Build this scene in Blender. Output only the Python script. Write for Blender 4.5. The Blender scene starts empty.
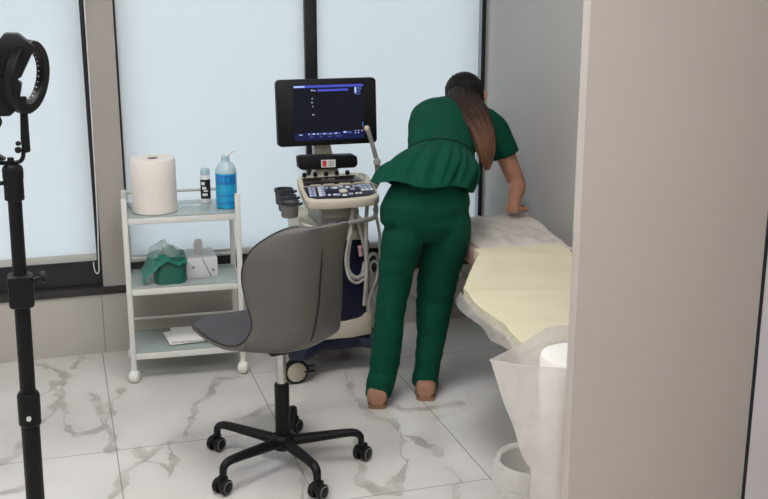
import bpy, bmesh, math, random
from math import sin, cos, pi, radians, atan, atan2, sqrt
from mathutils import Vector, Matrix, noise

random.seed(4)
SC = bpy.context.scene
COL = SC.collection

# ------------------------------------------------------------------ camera
FPX = 1055.0
PITCH = atan(274 / FPX)
CAM_H = 1.653
YAW = radians(17.130)            # camera turned to the right of the room's depth axis
cd = bpy.data.cameras.new('camera')
cd.sensor_width = 36.0
cd.lens = 36.0 * FPX / 768.0
cd.clip_start = 0.05
cam = bpy.data.objects.new('camera', cd)
cam.location = (0, 0, CAM_H)
cam.rotation_euler = (pi / 2 - PITCH, 0, -YAW)
COL.objects.link(cam)
SC.camera = cam

def at(px, py, Y):
    """the point of the vertical plane at depth Y that a photo pixel looks at"""
    u, v = (px - 384) / FPX, (249.5 - py) / FPX
    r = (u, cos(PITCH) + v * sin(PITCH), -sin(PITCH) + v * cos(PITCH))
    x = r[0] * cos(YAW) + r[1] * sin(YAW)
    y = -r[0] * sin(YAW) + r[1] * cos(YAW)
    t = Y / y
    return Vector((x * t, Y, CAM_H + r[2] * t))

# ------------------------------------------------------------------ materials
def lin(c):
    out = []
    for v in c:
        v /= 255.0
        out.append(v / 12.92 if v <= 0.04045 else ((v + 0.055) / 1.055) ** 2.4)
    return (*out, 1.0)

def new_mat(name):
    m = bpy.data.materials.new(name)
    m.use_nodes = True
    nt = m.node_tree
    b = next(n for n in nt.nodes if n.type == 'BSDF_PRINCIPLED')
    return m, nt, b

def pbr(name, rgb, rough=0.5, metal=0.0, var=0.06, scale=12.0, bump=0.0, bscale=60.0, spec=0.5, stretch=(1, 1, 1), sheen=0.0, coat=0.0):
    m, nt, b = new_mat(name)
    c = lin(rgb)
    tc = nt.nodes.new('ShaderNodeTexCoord')
    mp = nt.nodes.new('ShaderNodeMapping')
    mp.inputs['Scale'].default_value = stretch
    nt.links.new(tc.outputs['Object'], mp.inputs[0])
    nz = nt.nodes.new('ShaderNodeTexNoise')
    nz.inputs['Scale'].default_value = scale
    nz.inputs['Detail'].default_value = 4
    nt.links.new(mp.outputs[0], nz.inputs['Vector'])
    rp = nt.nodes.new('ShaderNodeValToRGB')
    rp.color_ramp.elements[0].position = 0.3
    rp.color_ramp.elements[1].position = 0.7
    rp.color_ramp.elements[0].color = [max(0, v * (1 - var)) for v in c[:3]] + [1]
    rp.color_ramp.elements[1].color = [min(1, v * (1 + var)) for v in c[:3]] + [1]
    nt.links.new(nz.outputs['Fac'], rp.inputs[0])
    nt.links.new(rp.outputs[0], b.inputs['Base Color'])
    b.inputs['Roughness'].default_value = rough
    b.inputs['Metallic'].default_value = metal
    b.inputs['Specular IOR Level'].default_value = spec
    if sheen:
        b.inputs['Sheen Weight'].default_value = sheen
        b.inputs['Sheen Roughness'].default_value = 0.5
    if coat:
        b.inputs['Coat Weight'].default_value = coat
    if bump:
        n2 = nt.nodes.new('ShaderNodeTexNoise')
        n2.inputs['Scale'].default_value = bscale
        n2.inputs['Detail'].default_value = 5
        nt.links.new(mp.outputs[0], n2.inputs['Vector'])
        bp = nt.nodes.new('ShaderNodeBump')
        bp.inputs['Strength'].default_value = bump
        bp.inputs['Distance'].default_value = 0.01
        nt.links.new(n2.outputs['Fac'], bp.inputs['Height'])
        nt.links.new(bp.outputs[0], b.inputs['Normal'])
    return m

def emit(name, rgb, strength=1.0):
    m, nt, b = new_mat(name)
    b.inputs['Base Color'].default_value = (0.01, 0.01, 0.01, 1)
    b.inputs['Emission Color'].default_value = lin(rgb)
    b.inputs['Emission Strength'].default_value = strength
    b.inputs['Roughness'].default_value = 0.15
    b.inputs['Specular IOR Level'].default_value = 0.12
    return m

def film(name, rgb, clear=0.5, milky=0.6, rough=0.25):
    """thin plastic or tissue: part clear, part milky, a little glossy"""
    m, nt, b = new_mat(name)
    nt.nodes.remove(b)
    out = next(n for n in nt.nodes if n.type == 'OUTPUT_MATERIAL')
    tr = nt.nodes.new('ShaderNodeBsdfTransparent')
    df = nt.nodes.new('ShaderNodeBsdfDiffuse')
    tl = nt.nodes.new('ShaderNodeBsdfTranslucent')
    gl = nt.nodes.new('ShaderNodeBsdfGlossy')
    gl.inputs['Roughness'].default_value = rough
    gl.inputs['Color'].default_value = (0.8, 0.8, 0.8, 1)
    df.inputs['Color'].default_value = lin(rgb)
    tl.inputs['Color'].default_value = lin(rgb)
    tc = nt.nodes.new('ShaderNodeTexCoord')
    nz = nt.nodes.new('ShaderNodeTexNoise')
    nz.inputs['Scale'].default_value = 9
    nz.inputs['Detail'].default_value = 5
    nt.links.new(tc.outputs['Object'], nz.inputs['Vector'])
    bp = nt.nodes.new('ShaderNodeBump')
    bp.inputs['Strength'].default_value = 0.35
    bp.inputs['Distance'].default_value = 0.02
    nt.links.new(nz.outputs['Fac'], bp.inputs['Height'])
    for n in (df, gl):
        nt.links.new(bp.outputs[0], n.inputs['Normal'])
    m1 = nt.nodes.new('ShaderNodeMixShader'); m1.inputs[0].default_value = milky
    nt.links.new(tl.outputs[0], m1.inputs[1]); nt.links.new(df.outputs[0], m1.inputs[2])
    m2 = nt.nodes.new('ShaderNodeMixShader'); m2.inputs[0].default_value = 0.06
    nt.links.new(m1.outputs[0], m2.inputs[1]); nt.links.new(gl.outputs[0], m2.inputs[2])
    m3 = nt.nodes.new('ShaderNodeMixShader')
    mr = nt.nodes.new('ShaderNodeMapRange')
    mr.inputs['From Min'].default_value = 0.3; mr.inputs['From Max'].default_value = 0.7
    mr.inputs['To Min'].default_value = max(0, clear - 0.12); mr.inputs['To Max'].default_value = min(1, clear + 0.12)
    nt.links.new(nz.outputs['Fac'], mr.inputs[0])
    nt.links.new(mr.outputs[0], m3.inputs[0])
    nt.links.new(m2.outputs[0], m3.inputs[1]); nt.links.new(tr.outputs[0], m3.inputs[2])
    nt.links.new(m3.outputs[0], out.inputs[0])
    return m

def glass(name, tint, alpha=0.35, rough=0.05):
    m, nt, b = new_mat(name)
    nt.nodes.remove(b)
    out = next(n for n in nt.nodes if n.type == 'OUTPUT_MATERIAL')
    tr = nt.nodes.new('ShaderNodeBsdfTransparent'); tr.inputs[0].default_value = lin(tint)
    gl = nt.nodes.new('ShaderNodeBsdfGlossy'); gl.inputs['Roughness'].default_value = rough
    gl.inputs['Color'].default_value = (0.9, 0.95, 0.93, 1)
    df = nt.nodes.new('ShaderNodeBsdfDiffuse'); df.inputs[0].default_value = lin(tint)
    fr = nt.nodes.new('ShaderNodeFresnel'); fr.inputs[0].default_value = 1.45
    a = nt.nodes.new('ShaderNodeMixShader'); a.inputs[0].default_value = alpha
    nt.links.new(tr.outputs[0], a.inputs[1]); nt.links.new(df.outputs[0], a.inputs[2])
    c = nt.nodes.new('ShaderNodeMixShader')
    nt.links.new(fr.outputs[0], c.inputs[0])
    nt.links.new(a.outputs[0], c.inputs[1]); nt.links.new(gl.outputs[0], c.inputs[2])
    nt.links.new(c.outputs[0], out.inputs[0])
    return m

def blind_material(name, through):
    m, nt, b = new_mat(name)
    nt.nodes.remove(b)
    out = next(n for n in nt.nodes if n.type == 'OUTPUT_MATERIAL')
    tl = nt.nodes.new('ShaderNodeBsdfTranslucent')
    df = nt.nodes.new('ShaderNodeBsdfDiffuse')
    tc = nt.nodes.new('ShaderNodeTexCoord')
    nz = nt.nodes.new('ShaderNodeTexNoise'); nz.inputs['Scale'].default_value = 1.6; nz.inputs['Detail'].default_value = 2
    nt.links.new(tc.outputs['Object'], nz.inputs['Vector'])
    rp = nt.nodes.new('ShaderNodeValToRGB')
    rp.color_ramp.elements[0].color = (*[v * 0.95 for v in through], 1)
    rp.color_ramp.elements[1].color = (*through, 1)
    nt.links.new(nz.outputs['Fac'], rp.inputs[0])
    nt.links.new(rp.outputs[0], tl.inputs[0])
    df.inputs[0].default_value = (0.75, 0.76, 0.77, 1)
    mx = nt.nodes.new('ShaderNodeMixShader'); mx.inputs[0].default_value = 0.35
    nt.links.new(tl.outputs[0], mx.inputs[1]); nt.links.new(df.outputs[0], mx.inputs[2])
    nt.links.new(mx.outputs[0], out.inputs[0])
    return m

VEINS = [
 [(-0.168, 4.647), (-0.108, 4.518), (-0.05, 4.403), (-0.127, 4.278), (-0.158, 4.235)], [(0.016, 4.645), (-0.021, 4.532)],
 [(-0.057, 4.386), (-0.078, 4.158), (-0.127, 4.007), (-0.226, 3.74), (-0.287, 3.624)],
 [(0.041, 4.208), (0.067, 4.079), (0.076, 3.882), (0.104, 3.752), (0.093, 3.642)], [(0.168, 4.205), (0.122, 4.062), (0.086, 3.848)],
 [(0.075, 3.851), (0.026, 3.806), (-0.037, 3.81)], [(-0.102, 4.381), (-0.067, 4.087), (-0.037, 3.796)],
 [(0.638, 4.21), (0.57, 4.212), (0.489, 4.017), (0.438, 3.965), (0.406, 3.811), (0.353, 3.676)], [(0.301, 3.62), (0.282, 3.449), (0.28, 3.373)],
 [(0.271, 3.615), (0.229, 3.518), (0.158, 3.461), (0.116, 3.387), (0.067, 3.251)], [(0.181, 3.615), (0.208, 3.538)], [(0.226, 3.492), (0.282, 3.398)],
 [(-0.204, 3.437), (-0.278, 3.401)],
 [(1.114, 4.162), (1.075, 3.944), (1.058, 3.74), (1.068, 3.639), (1.125, 3.574)],
 [(1.159, 3.579), (1.108, 3.385), (1.068, 3.207), (0.997, 3.079), (0.972, 3.016), (0.911, 3.034), (0.876, 3.14), (0.978, 3.483)],
 [(1.125, 3.438), (1.179, 3.392), (1.211, 3.242)], [(1.187, 3.144), (1.201, 3.028), (1.148, 2.918)],
 [(0.705, 3.865), (0.634, 3.789), (0.581, 3.773)], [(1.14, 3.748), (1.217, 3.658), (1.443, 3.655)], [(0.711, 3.317), (0.695, 3.172), (0.666, 3.066)],
]

def marble(name, base, vein, rough, tile=None, origin=(0, 0), axes=('X', 'Y'), traced=None, joint=(120, 115, 110), vein_amt=0.35, spec=0.5, vscale=1.3, stagger=None):
    m, nt, b = new_mat(name)
    N, L = nt.nodes.new, nt.links.new
    geo = N('ShaderNodeNewGeometry')
    pos = geo.outputs['Position']
    def math1(op, a, bb=None, clamp=False):
        n = N('ShaderNodeMath'); n.operation = op; n.use_clamp = clamp
        for i, v in enumerate((a, bb)):
            if v is None: continue
            if isinstance(v, (int, float)): n.inputs[i].default_value = v
            else: L(v, n.inputs[i])
        return n.outputs[0]
    def vec(op, a, bb=None, s=None, out=0):
        n = N('ShaderNodeVectorMath'); n.operation = op
        for i, v in enumerate((a, bb)):
            if v is None: continue
            if isinstance(v, tuple): n.inputs[i].default_value = v
            else: L(v, n.inputs[i])
        if s is not None: L(s, n.inputs['Scale'])
        return n.outputs[out]
    def noise_tex(scale, detail, v, dim=None):
        n = N('ShaderNodeTexNoise'); n.inputs['Scale'].default_value = scale; n.inputs['Detail'].default_value = detail
        L(v, n.inputs['Vector']); return n
    warp = noise_tex(8.0, 6, pos)
    w1 = vec('SUBTRACT', warp.outputs['Color'], (0.5, 0.5, 0.5))
    sc = N('ShaderNodeVectorMath'); sc.operation = 'SCALE'; sc.inputs['Scale'].default_value = 0.09
    L(w1, sc.inputs[0])
    wp = vec('ADD', pos, sc.outputs[0])
    # soft natural veining
    nz = noise_tex(vscale, 6, wp)
    d = math1('ABSOLUTE', math1('SUBTRACT', nz.outputs['Fac'], 0.5))
    v0 = N('ShaderNodeMapRange'); v0.inputs['From Min'].default_value = 0.0; v0.inputs['From Max'].default_value = 0.02
    v0.inputs['To Min'].default_value = 1.0; v0.inputs['To Max'].default_value = 0.0
    L(d, v0.inputs[0])
    patch = noise_tex(0.9, 2, pos)
    pm = N('ShaderNodeMapRange'); pm.inputs['From Min'].default_value = 0.5; pm.inputs['From Max'].default_value = 0.65
    L(patch.outputs['Fac'], pm.inputs[0])
    mask = math1('MULTIPLY', math1('MULTIPLY', v0.outputs[0], pm.outputs[0]), vein_amt)
    if traced:
        sep = N('ShaderNodeSeparateXYZ'); L(wp, sep.inputs[0])
        cmb = N('ShaderNodeCombineXYZ'); L(sep.outputs[0], cmb.inputs[0]); L(sep.outputs[1], cmb.inputs[1])
        p2 = cmb.outputs[0]
        best = None
        for line in traced:
            for a, c in zip(line[:-1], line[1:]):
                ba = (c[0] - a[0], c[1] - a[1], 0.0)
                q = ba[0] ** 2 + ba[1] ** 2
                pa = vec('SUBTRACT', p2, (a[0], a[1], 0.0))
                h = math1('MULTIPLY', vec('DOT_PRODUCT', pa, ba, out=1), 1 / q, True)
                s_ = N('ShaderNodeVectorMath'); s_.operation = 'SCALE'; s_.inputs[0].default_value = ba; L(h, s_.inputs['Scale'])
                dd = vec('LENGTH', vec('SUBTRACT', pa, s_.outputs[0]), out=1)
                best = dd if best is None else math1('MINIMUM', best, dd)
        wn = noise_tex(6.0, 4, pos)
        wd = N('ShaderNodeMapRange'); wd.inputs['From Min'].default_value = 0.4; wd.inputs['From Max'].default_value = 0.66
        wd.inputs['To Min'].default_value = 0.003; wd.inputs['To Max'].default_value = 0.036
        L(wn.outputs['Fac'], wd.inputs[0])
        core = math1('SUBTRACT', 1.0, math1('DIVIDE', best, wd.outputs[0]), True)
        halo = math1('MULTIPLY', math1('SUBTRACT', 1.0, math1('DIVIDE', best, 0.06), True), 0.10)
        edge = math1('MULTIPLY', math1('MULTIPLY', core, 4.0, True), 0.42)
        line = math1('MULTIPLY', math1('SUBTRACT', 1.0, math1('DIVIDE', best, 0.0035), True), 0.5)
        fade = N('ShaderNodeMapRange'); fade.inputs['From Min'].default_value = 0.38; fade.inputs['From Max'].default_value = 0.58
        fade.inputs['To Min'].default_value = 0.35; fade.inputs['To Max'].default_value = 1.0
        L(noise_tex(9.0, 5, pos).outputs['Fac'], fade.inputs[0])
        tm = math1('ADD', math1('MULTIPLY', math1('MAXIMUM', edge, line), fade.outputs[0], True), halo, True)
        mask = math1('MAXIMUM', mask, tm)
    cl = noise_tex(2.2, 4, pos)
    rp = N('ShaderNodeValToRGB')
    c0 = lin(base)
    rp.color_ramp.elements[0].color = [v * 0.9 for v in c0[:3]] + [1]
    rp.color_ramp.elements[1].color = [min(1, v * 1.06) for v in c0[:3]] + [1]
    rp.color_ramp.elements[0].position = 0.3; rp.color_ramp.elements[1].position = 0.7
    L(cl.outputs['Fac'], rp.inputs[0])
    mix = N('ShaderNodeMixRGB'); mix.inputs[2].default_value = lin(vein)
    L(mask, mix.inputs[0]); L(rp.outputs[0], mix.inputs[1])
    col = mix.outputs[0]
    if tile:
        sp = N('ShaderNodeSeparateXYZ'); L(pos, sp.inputs[0])
        js = []
        for k in (0, 1):
            x = sp.outputs[axes[k]]
            if k == 1 and stagger is not None:      # the columns beyond this line are laid half a tile on
                x = math1('ADD', x, math1('MULTIPLY', math1('GREATER_THAN', sp.outputs[axes[0]], stagger), tile[1] / 2))
            f = math1('FRACT', math1('DIVIDE', math1('SUBTRACT', x, origin[k] - tile[k] * 50), tile[k]))
            dd = math1('MINIMUM', f, math1('SUBTRACT', 1.0, f))
            js.append(math1('LESS_THAN', dd, 0.0022 / tile[k]))
        jm = math1('MAXIMUM', js[0], js[1])
        mj = N('ShaderNodeMixRGB'); mj.inputs[2].default_value = lin(joint)
        L(math1('MULTIPLY', jm, 0.75), mj.inputs[0]); L(col, mj.inputs[1])
        col = mj.outputs[0]
    L(col, b.inputs['Base Color'])
    b.inputs['Roughness'].default_value = rough
    b.inputs['Specular IOR Level'].default_value = spec
    return m

def hair_material():
    m, nt, b = new_mat('brown_hair')
    tc = nt.nodes.new('ShaderNodeTexCoord')
    sp = nt.nodes.new('ShaderNodeSeparateXYZ'); nt.links.new(tc.outputs['UV'], sp.inputs[0])
    rp = nt.nodes.new('ShaderNodeValToRGB')
    rp.color_ramp.elements[0].position = 0.15; rp.color_ramp.elements[0].color = lin((24, 18, 18))
    rp.color_ramp.elements[1].position = 0.95; rp.color_ramp.elements[1].color = lin((140, 98, 70))
    e = rp.color_ramp.elements.new(0.5); e.color = lin((66, 44, 34))
    nt.links.new(sp.outputs[1], rp.inputs[0])
    nz = nt.nodes.new('ShaderNodeTexNoise'); nz.inputs['Scale'].default_value = 1.0; nz.inputs['Detail'].default_value = 3
    mp = nt.nodes.new('ShaderNodeMapping'); mp.inputs['Scale'].default_value = (60, 3, 1)
    nt.links.new(tc.outputs['UV'], mp.inputs[0]); nt.links.new(mp.outputs[0], nz.inputs['Vector'])
    mx = nt.nodes.new('ShaderNodeMixRGB'); mx.blend_type = 'MULTIPLY'; mx.inputs[0].default_value = 0.75
    r2 = nt.nodes.new('ShaderNodeValToRGB'); r2.color_ramp.elements[0].position = 0.35; r2.color_ramp.elements[1].position = 0.65
    r2.color_ramp.elements[0].color = (0.2, 0.2, 0.2, 1)
    nt.links.new(nz.outputs['Fac'], r2.inputs[0])
    nt.links.new(rp.outputs[0], mx.inputs[1]); nt.links.new(r2.outputs[0], mx.inputs[2])
    nt.links.new(mx.outputs[0], b.inputs['Base Color'])
    bp = nt.nodes.new('ShaderNodeBump'); bp.inputs['Strength'].default_value = 0.5; bp.inputs['Distance'].default_value = 0.01
    nt.links.new(nz.outputs['Fac'], bp.inputs['Height']); nt.links.new(bp.outputs[0], b.inputs['Normal'])
    b.inputs['Roughness'].default_value = 0.55
    b.inputs['Specular IOR Level'].default_value = 0.25
    return m

def screen_material(name):
    """the machine's lit display: dark field, blue title bar, rows of small marks"""
    m = emit(name, (9, 11, 28), 1.0)
    return m

M = dict(
    floor=marble('marble_floor_tiles', (214, 211, 207), (128, 118, 108), 0.22, (0.6, 1.2), (0.109, 3.62), ('X', 'Y'), VEINS, (136, 130, 124), 0.12, stagger=0.709),
    dado=marble('marble_wall_tiles', (184, 180, 174), (112, 107, 101), 0.35, (0.6, 1.2), (0.123, -0.9), ('X', 'Z'), None, (120, 116, 110), 0.8, vscale=2.0),
    paint=pbr('taupe_wall_paint', (166, 160, 154), 0.7, var=0.02, scale=3, bump=0.05, bscale=180),
    grey_paint=pbr('grey_wall_paint', (170, 167, 163), 0.6, var=0.02, scale=2, bump=0.05, bscale=180),
    white_paint=pbr('white_wall_paint', (222, 219, 214), 0.7, var=0.015, scale=2),
    ceiling=pbr('ceiling_paint', (235, 233, 228), 0.8, var=0.01, scale=2),
    panel=pbr('partition_laminate', (197, 188, 182), 0.5, var=0.02, scale=1.4),
    door=pbr('door_laminate', (216, 210, 214), 0.45, var=0.01, scale=1.4),
    frame=pbr('dark_window_profile', (26, 29, 35), 0.35, var=0.1, scale=5),
    sill=pbr('dark_stone_sill', (44, 42, 42), 0.3, var=0.25, scale=20),
    pane=glass('window_glass', (235, 242, 245), 0.02),
    blind=blind_material('blind_fabric', (0.95, 0.965, 0.98)),
    bar=pbr('blind_bar_plastic', (186, 184, 180), 0.45, var=0.02),
    bead=pbr('bead_chain_plastic', (222, 222, 220), 0.4, var=0.02),
    black=pbr('black_plastic', (11, 11, 14), 0.5, spec=0.3, var=0.15, scale=25),
    black_metal=pbr('black_powder_coat', (10, 10, 13), 0.45, spec=0.3, var=0.15, scale=25),
    brass=pbr('brass_knob', (120, 108, 78), 0.35, 0.8, var=0.1, scale=30),
    led=pbr('led_lens', (205, 205, 200), 0.3, var=0.05),
    white_metal=pbr('white_enamel_metal', (214, 214, 210), 0.35, var=0.02, scale=8),
    shelf_glass=glass('frosted_green_glass', (216, 228, 225), 0.5, 0.15),
    white_plastic=pbr('white_plastic', (228, 228, 224), 0.4, var=0.02),
    paper=pbr('soft_paper', (228, 221, 214), 0.9, var=0.02, scale=8, bump=0.25, bscale=70),
    paper_white=pbr('white_paper', (238, 235, 230), 0.85, var=0.01, scale=8, bump=0.1, bscale=40),
    core=pbr('cardboard_core', (150, 122, 108), 0.85, var=0.08),
    label_black=pbr('black_label', (24, 24, 26), 0.5, var=0.1),
    label_white=pbr('white_print', (225, 225, 222), 0.5, var=0.02),
    blue=pbr('blue_liquid_plastic', (30, 164, 214), 0.18, var=0.05, scale=9, coat=0.4),
    blue_dark=pbr('blue_label_print', (22, 116, 196), 0.35, var=0.04),
    clear_cap=pbr('pale_clear_plastic', (178, 202, 210), 0.2, var=0.03),
    green_pack=pbr('green_wrapper', (36, 112, 98), 0.4, var=0.2, scale=14, bump=0.5, bscale=18),
    green_face=pbr('dark_green_wrapper', (24, 92, 78), 0.4, var=0.1, scale=14, bump=0.3, bscale=18),
    wrap=film('clear_wrapper', (205, 220, 218), 0.72, 0.7, 0.15),
    carton=pbr('grey_white_carton', (206, 206, 208), 0.6, var=0.02),
    carton_line=pbr('grey_carton_print', (120, 130, 134), 0.6, var=0.03),
    tissue=pbr('tissue_paper', (206, 196, 196), 0.9, var=0.03),
    leatherette=pbr('taupe_leatherette', (92, 89, 85), 0.42, var=0.05, scale=18, bump=0.12, bscale=220),
    charcoal=pbr('charcoal_fabric', (68, 68, 72), 0.9, var=0.15, scale=120, bump=0.3, bscale=400),
    piping=pbr('dark_piping', (28, 27, 27), 0.6, var=0.1),
    chrome=pbr('brushed_steel', (190, 188, 184), 0.22, 1.0, var=0.05),
    grey_rubber=pbr('grey_caster_rim', (120, 120, 122), 0.5, var=0.05),
    beige=pbr('beige_machine_plastic', (196, 187, 170), 0.42, var=0.02, scale=6),
    grey_plastic=pbr('grey_machine_plastic', (142, 138, 132), 0.4, var=0.04),
    silver=pbr('silver_machine_trim', (150, 146, 138), 0.35, 0.3, var=0.04),
    navy=pbr('navy_machine_panel', (20, 24, 52), 0.35, var=0.1, scale=6),
    navy_base=pbr('navy_machine_base', (20, 28, 52), 0.42, var=0.1, scale=6),
    key_dark=pbr('dark_keypad', (26, 26, 42), 0.3, var=0.1),
    touch=pbr('dark_touch_panel', (42, 36, 34), 0.2, var=0.1),
    key_light=pbr('pale_keys', (166, 178, 205), 0.4, var=0.06),
    key_white=pbr('white_keys', (222, 222, 232), 0.4, var=0.03),
    trackball=pbr('trackball', (196, 194, 180), 0.25, var=0.03),
    caster_face=pbr('cream_caster_disc', (190, 184, 164), 0.5, var=0.03),
    cup=pbr('dark_cup_rim', (48, 52, 58), 0.4, var=0.1),
    cup_wall=pbr('metallic_cup', (118, 116, 112), 0.4, 0.4, var=0.12, scale=30),
    cable=pbr('pale_grey_cable', (176, 172, 166), 0.5, var=0.04),
    pink=pbr('pink_plug', (206, 160, 162), 0.5, var=0.05),
    red=pbr('red_mark', (196, 60, 56), 0.5, var=0.03),
    screen=screen_material('display_field'),
    screen_bar=emit('display_title_bar', (72, 82, 190), 1.0),
    screen_light=emit('display_bright_text', (190, 205, 255), 1.0),
    screen_dim=emit('display_dim_text', (80, 96, 170), 0.8),
    screen_foot=emit('display_footer', (20, 26, 74), 0.9),
    skin=pbr('skin', (172, 122, 98), 0.5, var=0.05, scale=25, bump=0.04, bscale=200),
    scrubs=pbr('green_scrubs', (0, 68, 50), 0.85, var=0.1, scale=7, bump=0.25, bscale=26, spec=0.2, stretch=(1, 1, 2.2)),
    stitch=pbr('green_seam', (0, 52, 38), 0.9, var=0.05),
    shoe=pbr('tan_shoe', (158, 118, 94), 0.6, var=0.06),
    sole=pbr('brown_sole', (140, 106, 84), 0.7, var=0.08),
    eye=pbr('eye_white', (225, 222, 218), 0.2, var=0.02),
    iris=pbr('dark_iris', (60, 42, 30), 0.2, var=0.02),
    tie=pbr('hair_tie', (26, 22, 24), 0.7, var=0.05),
    couch=pbr('mauve_leatherette', (166, 140, 132), 0.45, var=0.05, scale=10),
    couch_base=pbr('grey_couch_base', (150, 150, 150), 0.45, var=0.05),
    yellow=pbr('pale_yellow_sheet', (212, 205, 177), 0.9, var=0.02, scale=5, bump=0.35, bscale=14),
    couch_film=film('white_thin_cover', (232, 226, 220), 0.22, 0.85, 0.3),
    edge_film=film('hanging_plastic_edge', (205, 205, 203), 0.6, 0.7, 0.2),
    bag=film('crumpled_clear_bag', (236, 232, 228), 0.3, 0.7, 0.18),
    roll=pbr('bright_roll_paper', (230, 227, 224), 0.85, var=0.01, scale=8),
    bin=pbr('white_bin_plastic', (224, 222, 218), 0.35, var=0.02),
    liner=film('bin_liner', (232, 230, 226), 0.3, 0.7, 0.2),
    lamp=emit('ceiling_panel_light', (250, 249, 250), 25.0),
    hair=hair_material(),
)

# ------------------------------------------------------------------ mesh helpers
def V(*a): return Vector(a)

def box(bm, lo, hi, bev=0.0, rot=None, seg=2):
    lo, hi = Vector(lo), Vector(hi)
    c, s = (lo + hi) / 2, hi - lo
    r = bmesh.ops.create_cube(bm, size=1.0)
    vs = r['verts']
    bmesh.ops.scale(bm, vec=s, verts=vs)
    if bev > 0:
        es = list({e for v in vs for e in v.link_edges})
        q = bmesh.ops.bevel(bm, geom=es, offset=bev, segments=seg, affect='EDGES', profile=0.5)
        vs = list({v for f in q['faces'] for v in f.verts} | {v for v in vs if v.is_valid})
    if rot is not None:
        bmesh.ops.rotate(bm, cent=(0, 0, 0), matrix=rot, verts=vs)
    bmesh.ops.translate(bm, vec=c, verts=vs)
    return vs

def smooth_path(pts, n=8):
    """Catmull-Rom through the points"""
    pts = [Vector(p) for p in pts]
    if len(pts) < 3: return pts
    P = [2 * pts[0] - pts[1]] + pts + [2 * pts[-1] - pts[-2]]
    out = []
    for i in range(1, len(P) - 2):
        a, b, c, d = P[i - 1:i + 3]
        for k in range(n):
            t = k / n
            out.append(0.5 * ((2 * b) + (c - a) * t + (2 * a - 5 * b + 4 * c - d) * t * t + (3 * b - a - 3 * c + d) * t ** 3))
    out.append(pts[-1])
    return out

def frames(pts, ref=None):
    T = []
    for i in range(len(pts)):
        a, b = pts[max(0, i - 1)], pts[min(len(pts) - 1, i + 1)]
        T.append((b - a).normalized())
    u = Vector(ref) if ref is not None else (V(0, 0, 1) if abs(T[0].z) < 0.9 else V(1, 0, 0))
    out = []
    for t in T:
        u = (u - t * u.dot(t))
        u = u.normalized() if u.length > 1e-6 else t.orthogonal().normalized()
        out.append((u, t.cross(u)))
    return out

def loft(bm, rings, n=20, cap=True, closed=False, p=2.0):
    """rings: (centre, U, V, a, b)"""
    R = []
    for r in rings:
        c, u, v, a, b = r[:5]
        row = []
        for k in range(n):
            t = 2 * pi * k / n
            ct, st = cos(t), sin(t)
            if p != 2.0:
                ct = math.copysign(abs(ct) ** (2 / p), ct); st = math.copysign(abs(st) ** (2 / p), st)
            row.append(bm.verts.new(c + u * (a * ct) + v * (b * st)))
        R.append(row)
    for i in range(len(R) - 1 + (1 if closed else 0)):
        A, B = R[i], R[(i + 1) % len(R)]
        for k in range(n):
            bm.faces.new((A[k], A[(k + 1) % n], B[(k + 1) % n], B[k]))
    if cap and not closed:
        bm.faces.new(R[0][::-1]); bm.faces.new(R[-1])
    return R

def tube(bm, pts, rad, n=10, smooth=0, ref=None, flat=1.0, cap=True):
    pts = smooth_path(pts, smooth) if smooth else [Vector(p) for p in pts]
    m = len(pts)
    if isinstance(rad, (int, float)): rr = [rad] * m
    else:
        k = len(rad)
        rr = []
        for i in range(m):
            x = i / (m - 1) * (k - 1); j = min(int(x), k - 2); f = x - j
            rr.append(rad[j] * (1 - f) + rad[j + 1] * f)
    fr = frames(pts, ref)
    return loft(bm, [(pts[i], fr[i][0], fr[i][1], rr[i], rr[i] * flat) for i in range(m)], n, cap)

def lathe(bm, prof, c, axis=(0, 0, 1), n=32, cap=True):
    ax = Vector(axis).normalized()
    u = ax.orthogonal().normalized(); v = ax.cross(u)
    c = Vector(c)
    return loft(bm, [(c + ax * h, u, v, max(r, 1e-4), max(r, 1e-4)) for r, h in prof], n, cap)

def cyl(bm, a, b, r, n=20, bev=0.0):
    a, b = Vector(a), Vector(b)
    h = (b - a).length
    bv = min(bev, h / 3, r / 2)
    prof = [(r, 0), (r, h)] if bv <= 0 else [(r - bv, 0), (r - bv * 0.3, bv * 0.3), (r, bv), (r, h - bv), (r - bv * 0.3, h - bv * 0.3), (r - bv, h)]
    return lathe(bm, prof, a, b - a, n)

def prism(bm, poly, vec, bev=0.0):
    """polygon of 3-D points extruded along vec"""
    vec = Vector(vec)
    a = [bm.verts.new(Vector(p)) for p in poly]
    b = [bm.verts.new(Vector(p) + vec) for p in poly]
    fs = [bm.faces.new(a), bm.faces.new(b[::-1])]
    n = len(a)
    for i in range(n):
        fs.append(bm.faces.new((a[i], b[i], b[(i + 1) % n], a[(i + 1) % n])))
    bmesh.ops.recalc_face_normals(bm, faces=fs)
    if bev:
        es = list({e for f in fs for e in f.edges})
        bmesh.ops.bevel(bm, geom=es, offset=bev, segments=2, affect='EDGES', profile=0.5)

def grid(bm, fn, nu, nv):
    G = [[bm.verts.new(fn(i / nu, j / nv)) for j in range(nv + 1)] for i in range(nu + 1)]
    for i in range(nu):
        for j in range(nv):
            bm.faces.new((G[i][j], G[i + 1][j], G[i + 1][j + 1], G[i][j + 1]))
    return G

def solid(bm, th):
    bmesh.ops.recalc_face_normals(bm, faces=bm.faces[:])
    bmesh.ops.solidify(bm, geom=bm.faces[:], thickness=th)

def rounded_rect(w, h, r, n=5):
    out = []
    for cx, cy, a0 in ((w / 2 - r, h / 2 - r, 0), (-w / 2 + r, h / 2 - r, 90), (-w / 2 + r, -h / 2 + r, 180), (w / 2 - r, -h / 2 + r, 270)):
        for k in range(n + 1):
            a = radians(a0 + 90 * k / n)
            out.append((cx + r * cos(a), cy + r * sin(a)))
    return out

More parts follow.
